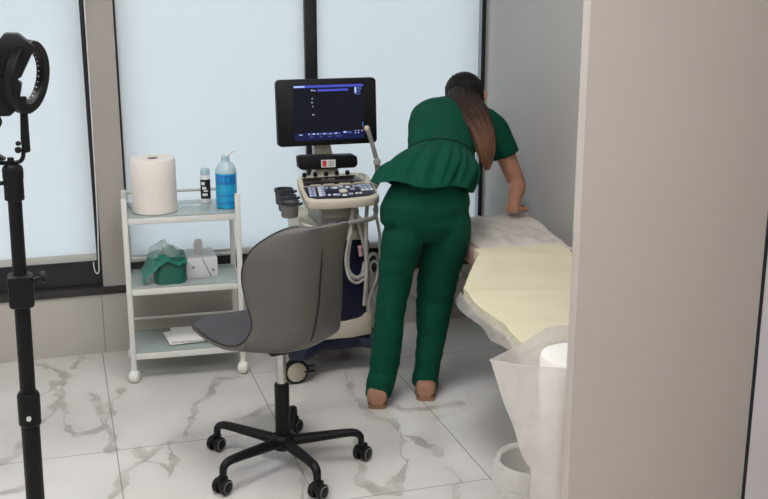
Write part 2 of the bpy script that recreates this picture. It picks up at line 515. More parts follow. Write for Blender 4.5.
# ------------------------------------------------------------------ objects
def thing(name, label, cat, loc, group=None, rot=0.0):
    o = bpy.data.objects.new(name, None)
    o.empty_display_size = 0.1
    COL.objects.link(o)
    o.location = loc
    o.rotation_euler = (0, 0, rot)
    o['label'] = label; o['category'] = cat
    if group: o['group'] = group
    return o

def root_loc(o):
    while o.parent: o = o.parent
    return Vector(o.location)

def obj(name, bm, mat, parent=None, loc=None, label=None, angle=35, keep=False):
    """one mesh object; its shape is given in room coordinates"""
    me = bpy.data.meshes.new(name)
    if not keep:
        bmesh.ops.recalc_face_normals(bm, faces=bm.faces[:])
    off = root_loc(parent) if parent else Vector(loc or (0, 0, 0))
    bmesh.ops.translate(bm, vec=-off, verts=bm.verts[:])
    for f in bm.faces: f.smooth = True
    for e in bm.edges:
        if len(e.link_faces) == 2 and e.calc_face_angle(0) > radians(angle): e.smooth = False
    bm.to_mesh(me); bm.free()
    me.materials.append(M[mat] if isinstance(mat, str) else mat)
    o = bpy.data.objects.new(name, me)
    COL.objects.link(o)
    if parent: o.parent = parent
    else: o.location = off
    if label: o['label'] = label
    return o

def tag(o, label, cat, group=None):
    o['label'] = label; o['category'] = cat
    if group: o['group'] = group
    return o

def struct(name, bm, mat, parent=None, **k):
    o = obj(name, bm, mat, parent, **k)
    if parent is None: o['kind'] = 'structure'
    return o

def B(): return bmesh.new()

def bx(lo, hi, bev=0.0):
    bm = B(); box(bm, lo, hi, bev); return bm

def remesh(bm, voxel, smooth=4, factor=0.5):
    """weld overlapping closed shapes into one continuous skin"""
    bmesh.ops.recalc_face_normals(bm, faces=bm.faces[:])
    me = bpy.data.meshes.new('tmp'); bm.to_mesh(me); bm.free()
    o = bpy.data.objects.new('tmp', me); COL.objects.link(o)
    md = o.modifiers.new('r', 'REMESH'); md.mode = 'VOXEL'; md.voxel_size = voxel; md.adaptivity = 0
    if smooth:
        s = o.modifiers.new('s', 'SMOOTH'); s.iterations = smooth; s.factor = factor
    dg = bpy.context.evaluated_depsgraph_get(); dg.update()
    ev = o.evaluated_get(dg)
    out = bmesh.new(); out.from_mesh(ev.to_mesh()); ev.to_mesh_clear()
    bpy.data.objects.remove(o); bpy.data.meshes.remove(me)
    return out

# ================================================================== THE ROOM
XL, XR, YN, YB, ZC = -2.0, 1.954, -1.4, 4.68, 2.75
struct('floor', bx((XL - .2, YN - .2, -0.1), (XR + .2, YB + .25, 0)), 'floor')
struct('ceiling', bx((XL - .2, YN - .2, ZC), (XR + .2, YB + .25, ZC + 0.1)), 'ceiling')
struct('wall_right', bx((XR, YN - .2, 0), (XR + .12, YB + .25, ZC)), 'grey_paint')
struct('wall_left', bx((XL - .12, YN - .2, 0), (XL, YB + .25, ZC)), 'white_paint')
struct('wall_front', bx((XL, YN - .12, 0), (XR, YN, ZC)), 'white_paint')
ZS, ZH = 0.276, 2.55                       # parapet and window head
bm = B()
box(bm, (0.134, YB, ZS), (0.249, YB + .2, ZC))
box(bm, (XL, YB, ZH), (XR, YB + .2, ZC))
box(bm, (XL, YB, ZS), (-0.95, YB + .2, ZH))
wb = struct('wall_back', bm, 'paint')
obj('tile_dado', bx((XL, YB, 0), (XR, YB + .2, ZS)), 'dado', wb)
struct('trim_1', bx((XL, YB - .012, ZS), (XR, YB + .19, ZS + .034), 0.004), 'sill')

def window(n, x0, x1, left=.020, right=.020):
    z0 = ZS + .034
    bm = B()
    box(bm, (x0, YB + .03, z0), (x0 + left, YB + .11, ZH))
    box(bm, (x1 - right, YB + .03, z0), (x1, YB + .11, ZH))
    box(bm, (x0 + left, YB + .03, z0), (x1 - right, YB + .11, z0 + .115))
    box(bm, (x0 + left, YB + .03, ZH - .07), (x1 - right, YB + .11, ZH))
    w = struct('window_%d' % n, bm, 'frame')
    obj('pane', bx((x0 + left, YB + .075, z0 + .11), (x1 - right, YB + .08, ZH - .07)), 'pane', w)
    return w
window(1, -0.95, 0.134)
window(2, 0.249, 1.101, left=.016, right=.012)
window(3, 1.101, XR, left=.012, right=.02)
struct('trim_2', bx((1.073, YB - .004, ZS + .034), (1.129, YB + .06, ZH), 0.003), 'frame')

def blind(x0, x1, zb, label, yb=0.018):
    r = thing('roller_blind', label, 'window blind', ((x0 + x1) / 2, YB + yb, zb), 'white roller blinds on the back windows')
    bm = B()
    def fn(u, v):
        return V(x0 + (x1 - x0) * u, YB + yb + 0.0025 * sin(u * 5 + x0 * 9) * (1 - v), zb + (ZH - zb) * v)
    grid(bm, fn, 24, 24)
    obj('blind_fabric', bm, 'blind', r)
    obj('bottom_bar', bx((x0, YB + yb - .012, zb - .016), (x1, YB + yb + .01, zb + .014), .005), 'bar', r)
    bm = B(); cyl(bm, (x0, YB + yb, ZH - .03), (x1, YB + yb, ZH - .03), .022)
    obj('roller_tube', bm, 'bar', r)
    return r
b1 = blind(-0.92, 0.113, 0.448, 'white roller blind on the window beside the black lamp stand')
b2 = blind(0.259, 1.072, 0.425, 'white roller blind behind the white trolley')
b3 = blind(1.130, 1.914, 0.405, 'white roller blind behind the woman in green')
bm = B()
ch = [at(93.5, 262, YB - .004), at(94, 267, YB - .004), at(95.5, 272, YB - .004), at(97.5, 273.5, YB - .004), at(99, 270, YB - .004), at(98.5, 255, YB - .004), at(96.5, 200, YB - .004), at(88, 60, YB - .004), at(84, 0, YB - .004)]
tube(bm, ch, .0026, 8, 4)
obj('bead_chain', bm, 'bead', b1)

# partition beside the camera, its joint and the door leaf beyond
YP = 2.15
xe = at(579, 250, YP).x
xj = at(756.5, 350, YP).x
struct('wall_partition', bx((xe, YP, 0), (xj - .004, YP + .036, ZC), .002), 'panel')
struct('trim_3', bx((xj - .004, YP + .004, 0), (xj + .009, YP + .036, ZC)), 'frame')
struct('door_1', bx((xj + .009, YP + .002, 0.005), (XR, YP + .036, ZC)), 'door')

for i, (x, y) in enumerate(((-0.6, 0.7), (0.6, 0.7), (-0.6, 2.7), (0.85, 3.0))):
    r = thing('ceiling_light', 'square white ceiling panel light over the room', 'ceiling light', (x, y, ZC - .03), 'ceiling panel lights')
    bm = B()
    for s in (-1, 1):
        box(bm, (x + s * .29 - .012, y - .302, ZC - .03), (x + s * .29 + .012, y + .302, ZC))
        box(bm, (x - .278, y + s * .29 - .012, ZC - .03), (x + .278, y + s * .29 + .012, ZC))
    obj('frame', bm, 'white_metal', r)
    obj('diffuser', bx((x - .278, y - .278, ZC - .022), (x + .278, y + .278, ZC - .006)), 'lamp', r)

# ================================================================== TRIPOD LAMP
def lamp_stand():
    Y = 2.0
    p0, p1 = at(12.5, 168, Y), at(35.5, 499, Y)
    d = (p1 - p0).normalized()
    base = p0 + d * ((0 - p0.z) / d.z)
    r = thing('ring_light_stand', 'black tripod stand carrying a small ring lamp, in front of the left window', 'lamp', (base.x, base.y, 0))
    k = lambda z: p0 + d * ((z - p0.z) / d.z)
    zt, zc1, zc2 = p0.z, at(24, 290, Y).z, at(32, 408, Y).z
    bm = B(); cyl(bm, k(zt - .01), k(zc1), .0125); obj('upper_pole', bm, 'black_metal', r)
    bm = B(); cyl(bm, k(zc1 + .01), k(zc2), .0145); obj('middle_pole', bm, 'black_metal', r)
    bm = B(); cyl(bm, k(zc2), k(.30), .0175); obj('lower_pole', bm, 'black_metal', r)
    bm = B(); box(bm, (-.0225, -.022, -.031), (.0225, .022, .031), .006); bmesh.ops.translate(bm, vec=k(zc1), verts=bm.verts[:])
    c1 = obj('clamp', bm, 'black', r)
    bm = B(); q = k(zc1 + .018)
    cyl(bm, q + V(.02, 0, 0), q + V(.038, 0, .003), .004)
    cyl(bm, q + V(.036, 0, .003), q + V(.047, 0, .005), .0115, 12, .003)
    obj('knob', bm, 'black', c1)
    bm = B(); lathe(bm, [(.018, -.034), (.021, -.03), (.021, .028), (.019, .032), (.018, .034)], k(zc2), -d, 24)
    c2 = obj('clamp', bm, 'black', r)
    bm = B(); q = k(zc2 - .012); cyl(bm, q + V(-.001, -.02, 0), q + V(-.001, -.026, 0), .0045)
    obj('bolt', bm, 'led', c2)
    # the spread of the tripod near the floor
    hub = k(.62)
    bm = B(); cyl(bm, hub - d * -.02, hub + d * .045, .024, 20, .004); obj('leg_hub', bm, 'black', r)
    low = k(.30)
    bm = B(); cyl(bm, low + d * -.02, low + d * .03, .023, 20, .004); obj('brace_hub', bm, 'black', r)
    for i in range(3):
        a = radians(40 + 120 * i)
        e = V(cos(a), sin(a), 0)
        foot = V(base.x, base.y, 0.012) + e * .42
        bm = B(); tube(bm, [hub + e * .02 + V(0, 0, -.02), foot], .010, 10)
        lg = obj('leg', bm, 'black_metal', r)
        bm = B(); lathe(bm, [(.012, -.012), (.015, -.004), (.014, .02), (.011, .03)], foot, (0, 0, 1), 14); obj('rubber_foot', bm, 'black', lg)
        mid = hub.lerp(foot, .55)
        bm = B(); tube(bm, [low + e * .02, mid], .006, 8); obj('brace', bm, 'black_metal', r)
    # head fittings
    q = k(zt)
    bm = B(); lathe(bm, [(.0125, -.060), (.0175, -.058), (.0175, -.02), (.0185, -.018), (.0185, -.002), (.016, .004), (.006, .008)], q, -d, 24)
    obj('pole_cap', bm, 'black', r)
    bm = B(); s = at(4, 183, Y); cyl(bm, s, s + V(-.03, 0, 0), .004); cyl(bm, s + V(-.012, 0, 0), s + V(-.024, 0, 0), .010, 12, .003)
    obj('tightening_knob', bm, 'black', r)
    bm = B(); cyl(bm, at(11, 168, Y), at(10.6, 157.5, Y), .0035); cyl(bm, at(10.6, 162, Y), at(10.5, 157.5, Y), .006, 12, .001)
    obj('spigot', bm, 'black', r)
    bm = B(); tube(bm, [at(-24, 164.5, Y), at(0, 163.2, Y), at(12, 162.7, Y), at(19, 161.8, Y), at(22.5, 158.5, Y), at(23.5, 153, Y), at(24, 146, Y)], .0038, 10, 5)
    obj('bent_arm', bm, 'black_metal', r)
    bm = B(); prism(bm, [at(19.5, 97, Y - .008), at(26.5, 97, Y - .008), at(30.5, 152, Y - .008), at(24.5, 153.5, Y - .008), at(22, 150, Y - .008), at(20.5, 140, Y - .008)], (0, .016, 0), .002)
    br = obj('bracket', bm, 'black', r)
    bm = B()
    for py in (143.5, 150): cyl(bm, at(18, py, Y - .016), at(18.5, py, Y + .012), .006 if py > 145 else .0045, 12, .001)
    obj('wing_screw', bm, 'black', br)
    # the ring, turned almost edge-on
    c = at(27.5, 77, Y)
    un = (at(33.5, 41, Y) - at(27.5, 113, Y)).normalized()
    sd = V(.47, .88, -.02); sd = (sd - un * sd.dot(un)).normalized()
    nn = un.cross(sd).normalized()
    bm = B(); R = []
    for i in range(48):
        t = 2 * pi * i / 48
        e = un * cos(t) + sd * sin(t)
        row = []
        for a, b in ((-.0095, -.006), (-.0075, -.0085), (.0095, -.0085), (.0115, -.006), (.0115, .006), (.0095, .0085), (-.0075, .0085), (-.0095, .006)):
            row.append(bm.verts.new(c + e * (.0545 + a) + nn * b))
        R.append(row)
    for i in range(48):
        A, C_ = R[i], R[(i + 1) % 48]
        for j in range(8): bm.faces.new((A[j], A[(j + 1) % 8], C_[(j + 1) % 8], C_[j]))
    ring = obj('ring', bm, 'black', r)
    bm = B()
    for i in range(28):
        t = 2 * pi * i / 28; e = un * cos(t) + sd * sin(t)
        cyl(bm, c + e * .0454 + nn * .003, c + e * .0444 + nn * .003, .0014, 8)
    leds = obj('led_row', bm, 'led', ring)
    # lamp head: tilted upper housing and the lower driver box
    Yh = Y - .005
    bm = B(); prism(bm, [at(-16, 66, Yh - .03), at(-7, 47, Yh - .03), at(4, 33.5, Yh - .03), at(18, 34, Yh - .03), at(34, 46, Yh - .03), at(33, 52, Yh - .03), at(21, 78, Yh - .03), at(13, 80, Yh - .03), at(-4, 73, Yh - .03)], (0, .05, 0), .003)
    hd = obj('housing', bm, 'black', r)
    bm = B(); q = at(14.5, 67.5, Yh - .03); cyl(bm, q, q + V(0, -.006, 0), .0062, 20, .0015); cyl(bm, q + V(0, -.006, 0), q + V(0, -.008, 0), .003, 12)
    obj('brass_knob', bm, 'brass', hd, label='brass knob')
    bm = B(); prism(bm, [at(-14, 70, Yh - .022), at(2, 72, Yh - .022), at(12, 78, Yh - .022), at(22, 84, Yh - .022), at(20, 98, Yh - .022), at(17, 110, Yh - .022), at(10, 116.5, Yh - .022), at(-14, 117, Yh - .022)], (0, .04, 0), .003)
    obj('driver_box', bm, 'black', r)
    bm = B(); prism(bm, [at(-20, 154, Y - .012), at(-2, 155, Y - .012), at(6, 159.5, Y - .012), at(3, 161, Y - .012), at(-20, 162, Y - .012)], (0, .024, 0), .001)
    obj('mount_plate', bm, 'black', r)
    bm = B(); tube(bm, [at(-1, 117, Y), at(1, 122, Y), at(-2, 128, Y), at(-8, 133, Y)], .0022, 8, 4)
    obj('lead', bm, 'black', r)
lamp_stand()

# ================================================================== TROLLEY
def trolley():
    x0, x1, y0, y1 = .220, .697, 4.25, 4.56
    r = thing('trolley', 'white metal three shelf trolley on casters with pale glass shelves', 'trolley', ((x0 + x1) / 2, (y0 + y1) / 2, 0))
    r.rotation_euler = (0, 0, radians(-3.5))
    t = .011
    for x in (x0 + t, x1 - t):
        for y in (y0 + t, y1 - t):
            top = .785 if y < 4.4 else .765
            obj('post', bx((x - t, y - t, .068), (x + t, y + t, top), .003), 'white_metal', r)
    for z in (.392, .112, .690):
        bm = B()
        for y in (y0 + t, y1 - t): box(bm, (x0 + 2 * t, y - .008, z - .014), (x1 - 2 * t, y + .008, z + .012), .003)
        for x in (x0 + t, x1 - t): box(bm, (x - .008, y0 + 2 * t, z - .014), (x + .008, y1 - 2 * t, z + .012), .003)
        f = obj('shelf_frame', bm, 'white_metal', r)
        obj('glass_shelf', bx((x0 + .008, y0 + .008, z + .012), (x1 - .008, y1 - .008, z + .018), .001), 'shelf_glass', f)
    for z in (.752, .46, .185):
        bm = B()
        cyl(bm, (x0 + 2 * t, y1 - t, z), (x1 - 2 * t, y1 - t, z), .0065, 12)
        for x in (x0 + t, x1 - t):
            cyl(bm, (x, y0 + 2 * t, z), (x, y1 - 2 * t, z), .0065, 12)
        if z == .752:
            obj('guard_rail', bm, 'white_metal', r)
        else:
            bm.free(); bm = B(); cyl(bm, (x0 + 2 * t, y1 - t, z), (x1 - 2 * t, y1 - t, z), .0065, 12)
            obj('guard_rail', bm, 'white_metal', r)
    for x in (x0 + t, x1 - t):
        for y in (y0 + t, y1 - t):
            bm = B(); lathe(bm, [(.007, .0), (.012, .003), (.012, .012), (.006, .016)], (x, y, .054), (0, 0, 1), 14)
            cs = obj('caster', bm, 'white_plastic', r)
            bm = B(); lathe(bm, [(.004, -.021), (.017, -.02), (.024, -.014), (.027, -.005), (.027, .005), (.024, .014), (.017, .02), (.004, .021)], (x, y - .004, .0275), (.9, -.43, 0), 24)
            obj('wheel', bm, 'white_plastic', cs)
trolley()

ZT, ZM, ZL = .7085, .4105, .1305           # tops of the three shelves
# big paper towel roll
c = V(.352, 4.36, ZT)
r = thing('paper_towel_roll', 'large cream paper towel roll standing on the trolley top', 'paper towel', c)
bm = B(); lathe(bm, [(.085, 0), (.0915, .004), (.092, .12), (.0915, .217), (.088, .222), (.024, .222), (.022, .217), (.022, .02), (.0, .02)], c, n=48, cap=False)
obj('paper', bm, 'paper', r)
bm = B(); lathe(bm, [(.0215, .1), (.0215, .2225), (.0185, .2225), (.0185, .1)], c, n=32, cap=False)
obj('cardboard_core', bm, 'core', r)
# white tube bottle with black label
c = V(.576, 4.46, ZT)
r = thing('white_bottle', 'slim white bottle with a black label beside the blue bottle', 'bottle', c)
bm = B(); lathe(bm, [(.018, 0), (.021, .003), (.021, .118), (.0185, .124), (.0, .124)], c, n=28); obj('body', bm, 'white_plastic', r)
bm = B(); lathe(bm, [(.0185, .122), (.0195, .124), (.0195, .146), (.017, .15), (.0, .15)], c, n=28); obj('cap', bm, 'clear_cap', r)
bm = B(); lathe(bm, [(.0213, .022), (.0213, .105)], c, n=28, cap=False); lb = obj('label_band', bm, 'label_black', r, label='black label band')
bm = B()
for zz, a0, a1, hh in ((.088, -150, -105, .013), (.068, -140, -90, .012), (.056, -120, -70, .006), (.04, -135, -75, .010)):
    def fn(u, v):
        a = radians(a0 + (a1 - a0) * u); return c + V(.0216 * cos(a), .0216 * sin(a), zz - hh / 2 + hh * v)
    grid(bm, fn, 6, 1)
obj('print_marks', bm, 'label_white', lb, keep=True)
# blue bottle
c = V(.648, 4.345, ZT)
r = thing('blue_bottle', 'clear bottle of bright blue liquid with a bent spout, right end of the trolley top', 'bottle', c)
bm = B(); lathe(bm, [(.038, 0), (.0435, .004), (.0445, .012), (.0445, .143), (.044, .149), (0, .149)], c, n=36); bd = obj('body', bm, 'blue', r)
bm = B(); lathe(bm, [(.0442, .149), (.043, .162), (.032, .186), (.018, .196), (.016, .2), (.016, .204)], c, n=36); obj('shoulder', bm, 'clear_cap', r)
bm = B(); lathe(bm, [(.0175, .200), (.018, .202), (.017, .218), (.009, .222), (0, .222)], c, n=24); obj('cap', bm, 'clear_cap', r)
bm = B(); tube(bm, [c + V(0, 0, .22), c + V(.012, -.004, .226), c + V(.028, -.008, .236), c + V(.042, -.012, .244)], [.005, .0045, .004], 10, 4); obj('spout', bm, 'white_plastic', r)
bm = B()
def band(z0, z1, a0, a1, rad=.0448):
    def fn(u, v):
        a = radians(a0 + (a1 - a0) * u); return c + V(rad * cos(a), rad * sin(a), z0 + (z1 - z0) * v)
    grid(bm, fn, 14, 2)
for q in ((.105, .141, -165, -40), (.054, .062, -175, -20), (.022, .030, -175, -20)):
    bm = B(); band(*q); obj('label_band', bm, 'blue_dark', bd, label='darker blue label print', keep=True)
bm = B()
for a0 in (-142, -118, -94): band(.115, .133, a0, a0 + 12, .0451); band(.115, .119, a0, a0 + 18, .0451)
bm2 = bm
obj('brand_letters', bm2, 'blue', bd, keep=True)

# green wrapped pack with clear film on top
c = V(.396, 4.365, ZM)
r = thing('wipes_pack', 'green plastic wrapped pack of wipes torn open, on the middle trolley shelf', 'pack', c)
bm = B()
def pack(u, v):
    a = 2 * pi * v
    ca, sa = cos(a), sin(a)
    k = 2 / 5.0
    x = math.copysign(abs(ca) ** k, ca) * (.062 - .005 * u); y = math.copysign(abs(sa) ** k, sa) * (.085 - .02 * u)
    z = .108 * u
    n = noise.noise(V(x * 30, y * 30, z * 30)) * .005
    return c + V(x + n + .012 * u * (1 if x > 0 else -.2), y + n, z)
G = grid(bm, pack, 10, 40)
bmesh.ops.remove_doubles(bm, verts=bm.verts[:], dist=.0002)
bmesh.ops.holes_fill(bm, edges=[e for e in bm.edges if e.is_boundary], sides=0)
obj('pack_body', bm, 'green_face', r)
bm = B()
def flap(u, v):
    x = -.115 + .185 * u
    z = .104 + .018 * sin(u * 3) - .075 * max(0, .38 - u) * 2.2 + .008 * sin(u * 14 + v * 5) - .03 * (1 - v) ** 3
    return c + V(x, -.088 + .15 * v, z + .014 * noise.noise(V(u * 6, v * 6, 1)))
grid(bm, flap, 24, 16); solid(bm, .0016)
obj('folded_flap', bm, 'green_pack', r, label='lighter green torn flap')
bm = B()
def puff(u, v):
    a, b = 2 * pi * u, pi / 2 * v
    rr = 1 + .18 * noise.noise(V(cos(a) * 2, sin(a) * 2, b * 2 + 3))
    return c + V(-.012 + .078 * cos(a) * cos(b) * rr, .01 + .06 * sin(a) * cos(b) * rr, .104 + .05 * sin(b) * rr * (1 + .35 * cos(a + 2)))
grid(bm, puff, 28, 10)
obj('clear_film', bm, 'wrap', r, label='crumpled clear film')

# carton
c = V(.531, 4.41, ZM)
r = thing('carton', 'white carton with a tissue standing up, beside the green pack', 'box', c)
bm = B(); box(bm, (c.x - .066, c.y - .075, c.z), (c.x + .066, c.y + .1, c.z + .088), .003); obj('box_body', bm, 'carton', r)
bm = B()
prism(bm, [c + V(.0, -.0752, .086), c + V(.004, -.0752, .086), c + V(.042, -.0752, .004), c + V(.036, -.0752, .004)], (0, -.0006, 0))
for x, z in ((-.036, .05), (.046, .034)): cyl(bm, c + V(x, -.0752, z), c + V(x, -.0758, z), .0065, 12)
obj('printed_line', bm, 'carton_line', r)
bm = B()
pts = [c + V(-.004 + a * .95, -.012, .088 + b) for a, b in ((-.018, 0), (-.02, .05), (-.014, .066), (0, .07), (.014, .066), (.019, .05), (.017, 0))]
prism(bm, pts, (0, .004, 0)); obj('tissue', bm, 'tissue', r)

# two sheets on the lowest shelf
def sheet(cx, cy, w, d, a, z, th, label):
    o = B(); rot = Matrix.Rotation(a, 3, 'Z')
    def fn(u, v):
        p = rot @ V((u - .5) * w, (v - .5) * d, 0)
        return V(cx + p.x, cy + p.y, z + th + .0015 * noise.noise(V(u * 4, v * 4, cx * 9)))
    grid(o, fn, 12, 10); solid(o, th * .7)
    return tag(obj('folded_sheet', o, 'paper_white', None, (cx, cy, z)), label, 'paper', 'paper sheets on the lowest trolley shelf')
sheet(.49, 4.395, .235, .17, radians(4), ZL, .006, 'folded white sheet lying under another sheet on the lowest trolley shelf')
sheet(.515, 4.40, .24, .19, radians(-3), ZL + .008, .006, 'top white sheet of the two on the lowest trolley shelf')

# ================================================================== OFFICE CHAIR
def chair():
    hub = V(.660, 3.33, 0)
    r = thing('office_chair', 'taupe bucket seat swivel chair on a black five star base, seen from behind', 'chair', hub)
    ya = radians(12)
    F = V(-sin(ya), cos(ya), 0); R_ = V(cos(ya), sin(ya), 0)
    # profile of the shell from the front lip to the top of the back: (forward, height, half width left, half width right, wrap)
    PR = [(.292, .436, .165, .150, .0), (.296, .442, .195, .175, .0), (.275, .450, .216, .196, .002), (.20, .450, .220, .208, .004), (.10, .442, .212, .205, .010),
          (.0, .438, .195, .190, .020), (-.08, .444, .175, .178, .036), (-.135, .468, .154, .176, .056), (-.168, .512, .138, .178, .078), (-.185, .565, .142, .182, .095),
          (-.196, .63, .160, .182, .108), (-.206, .695, .174, .178, .112), (-.216, .75, .170, .176, .108), (-.226, .80, .148, .173, .095), (-.234, .84, .114, .166, .074), (-.240, .872, .076, .156, .05), (-.243, .890, .04, .13, .03), (-.2435, .895, .01, .07, .012)]
    path = smooth_path([V(*q[:3]) for q in PR], 4)
    wr = smooth_path([V(q[3], q[4], 0) for q in PR], 4)
    m = len(path)
    def surf(i, s, inset=0.0, shrink=1.0):
        f, z, wl = path[i]; w_r, wrap, _ = wr[i]
        f2, z2, _ = path[min(i + 1, m - 1)]; f1, z1, _ = path[max(i - 1, 0)]
        t = Vector((f2 - f1, z2 - z1)).normalized()
        n = Vector((t.y, -t.x)) * -1            # into the sitter's side: up on the seat, forward on the back
        if t.x < 0 and n.y < 0 and abs(t.x) > .7: n = -n
        n = Vector((-t.y, t.x)) if (Vector((-t.y, t.x)).y > .2 or Vector((-t.y, t.x)).x > .2) else Vector((t.y, -t.x))
        w = wl if s < 0 else w_r
        k = abs(s) ** 2.1 * wrap
        q = Vector((f, z)) + n * (k + inset)
        lat = s * w * shrink + .012 * min(1, max(0, (z - .46) / .2))
        return hub + F * q.x + R_ * lat + V(0, 0, q.y)
    NV = 20
    bm = B()
    G = [[bm.verts.new(surf(i, -1 + 2 * j / NV)) for j in range(NV + 1)] for i in range(m)]
    for i in range(m - 1):
        for j in range(NV): bm.faces.new((G[i][j], G[i][j + 1], G[i + 1][j + 1], G[i + 1][j]))
    H_ = [[bm.verts.new(surf(i, -1 + 2 * j / NV, .016)) for j in range(NV + 1)] for i in range(m)]
    for i in range(m - 1):
        for j in range(NV): bm.faces.new((H_[i][j], H_[i + 1][j], H_[i + 1][j + 1], H_[i][j + 1]))
    for i in range(m - 1):
        for j in (0, NV): bm.faces.new((G[i][j], H_[i][j], H_[i + 1][j], G[i + 1][j]))
    for i in (0, m - 1):
        for j in range(NV): bm.faces.new((G[i][j], G[i][j + 1], H_[i][j + 1], H_[i][j]))
    shell = obj('seat_shell', bm, 'leatherette', r, angle=50)
    bm = B()
    G = [[bm.verts.new(surf(i, -1 + 2 * j / NV, .0165, .985)) for j in range(NV + 1)] for i in range(m)]
    H_ = [[bm.verts.new(surf(i, -1 + 2 * j / NV, .0165 + .022 * (1 - abs(-1 + 2 * j / NV) ** 6) * min(1, i / 6, (m - 1 - i) / 6), .985)) for j in range(NV + 1)] for i in range(m)]
    for i in range(m - 1):
        for j in range(NV):
            bm.faces.new((G[i][j], G[i][j + 1], G[i + 1][j + 1], G[i + 1][j]))
            bm.faces.new((H_[i][j], H_[i + 1][j], H_[i + 1][j + 1], H_[i][j + 1]))
    bmesh.ops.remove_doubles(bm, verts=bm.verts[:], dist=.0003)
    obj('upholstery', bm, 'charcoal', r, angle=50, label='charcoal fabric inside of the seat')
    bm = B()
    for s in (-1, 1):
        tube(bm, [surf(i, s, .0165) for i in range(2, m - 2)], .003, 8)
    obj('edge_piping', bm, 'piping', shell)
    bm = B()
    i0 = next(i for i in range(m) if path[i][1] > .50 and path[i][0] < -.1); i1 = next(i for i in range(m) if path[i][1] > .83)
    ln = [surf(i, .24 + .06 * (i1 - i) / (i1 - i0) * (1 - (i1 - i) / (i1 - i0)) - .03 * (i1 - i) / (i1 - i0), -.0012) for i in range(i0 - 1, i1)]
    tube(bm, ln, [.003, .0038, .0035, .003, .0012], 8)
    obj('back_seam', bm, 'piping', shell, label='dark vertical seam')
    bm = B(); box(bm, (-.055, -.05, .424), (.055, .08, .438), .004)
    bmesh.ops.rotate(bm, cent=(0, 0, 0), matrix=Matrix.Rotation(ya, 3, 'Z'), verts=bm.verts[:]); bmesh.ops.translate(bm, vec=hub, verts=bm.verts[:])
    obj('seat_plate', bm, 'black', r)
    bm = B(); cyl(bm, hub + V(0, 0, .30), hub + V(0, 0, .43), .0165, 24); obj('gas_lift', bm, 'chrome', r)
    bm = B(); lathe(bm, [(.024, .10), (.0255, .104), (.0255, .298), (.024, .304), (.017, .304)], hub, n=28); obj('column', bm, 'black', r)
    bm = B(); lathe(bm, [(.028, .062), (.036, .066), (.040, .082), (.040, .108), (.032, .118), (.026, .12)], hub, n=28); obj('base_hub', bm, 'black', r)
    for ang in (-8, 70, 138, 212, 282):
        a = radians(ang); e = V(cos(a), sin(a), 0)
        bm = B()
        pts = [hub + e * .03 + V(0, 0, .092), hub + e * .12 + V(0, 0, .098), hub + e * .215 + V(0, 0, .104), hub + e * .252 + V(0, 0, .102), hub + e * .27 + V(0, 0, .088), hub + e * .273 + V(0, 0, .06)]
        tube(bm, pts, [.019, .017, .0145, .0135, .0125, .011], 12, 5, ref=(0, 0, 1), flat=1.15)
        leg = obj('leg', bm, 'black', r)
        p = hub + e * .278
        ax = V(cos(a + 2.2 + ang), sin(a + 2.2 + ang), 0) if False else V(.62, -.78, 0)
        bm = B(); tube(bm, [p + V(0, 0, .062), p + V(0, 0, .048)], .012, 12)
        box(bm, (-.011, -.02, -.012), (.011, .02, .026), .006)
        for v in bm.verts:
            if v.co.length < .1: v.co = p + V(0, 0, .034) + ax * v.co.x + ax.cross(V(0, 0, 1)) * v.co.y + V(0, 0, v.co.z)
        cs = obj('caster', bm, 'black', leg)
        bm = B()
        for s in (-1, 1):
            lathe(bm, [(.008, .006), (.0245, .007), (.0265, .011), (.0265, .022), (.024, .0255), (.020, .0265)] if s > 0 else [(.008, -.006), (.0245, -.007), (.0265, -.011), (.0265, -.022), (.024, -.0255), (.020, -.0265)], p + V(0, 0, .0265), ax, 24)
        wl = obj('wheel', bm, 'black', leg)
        bm = B()
        for s in (-1, 1):
            lathe(bm, [(.0185, s * .0265), (.0205, s * .0285), (.0215, s * .0265)], p + V(0, 0, .0265), ax, 24, cap=False)
        obj('wheel_rim', bm, 'grey_rubber', leg)
chair()

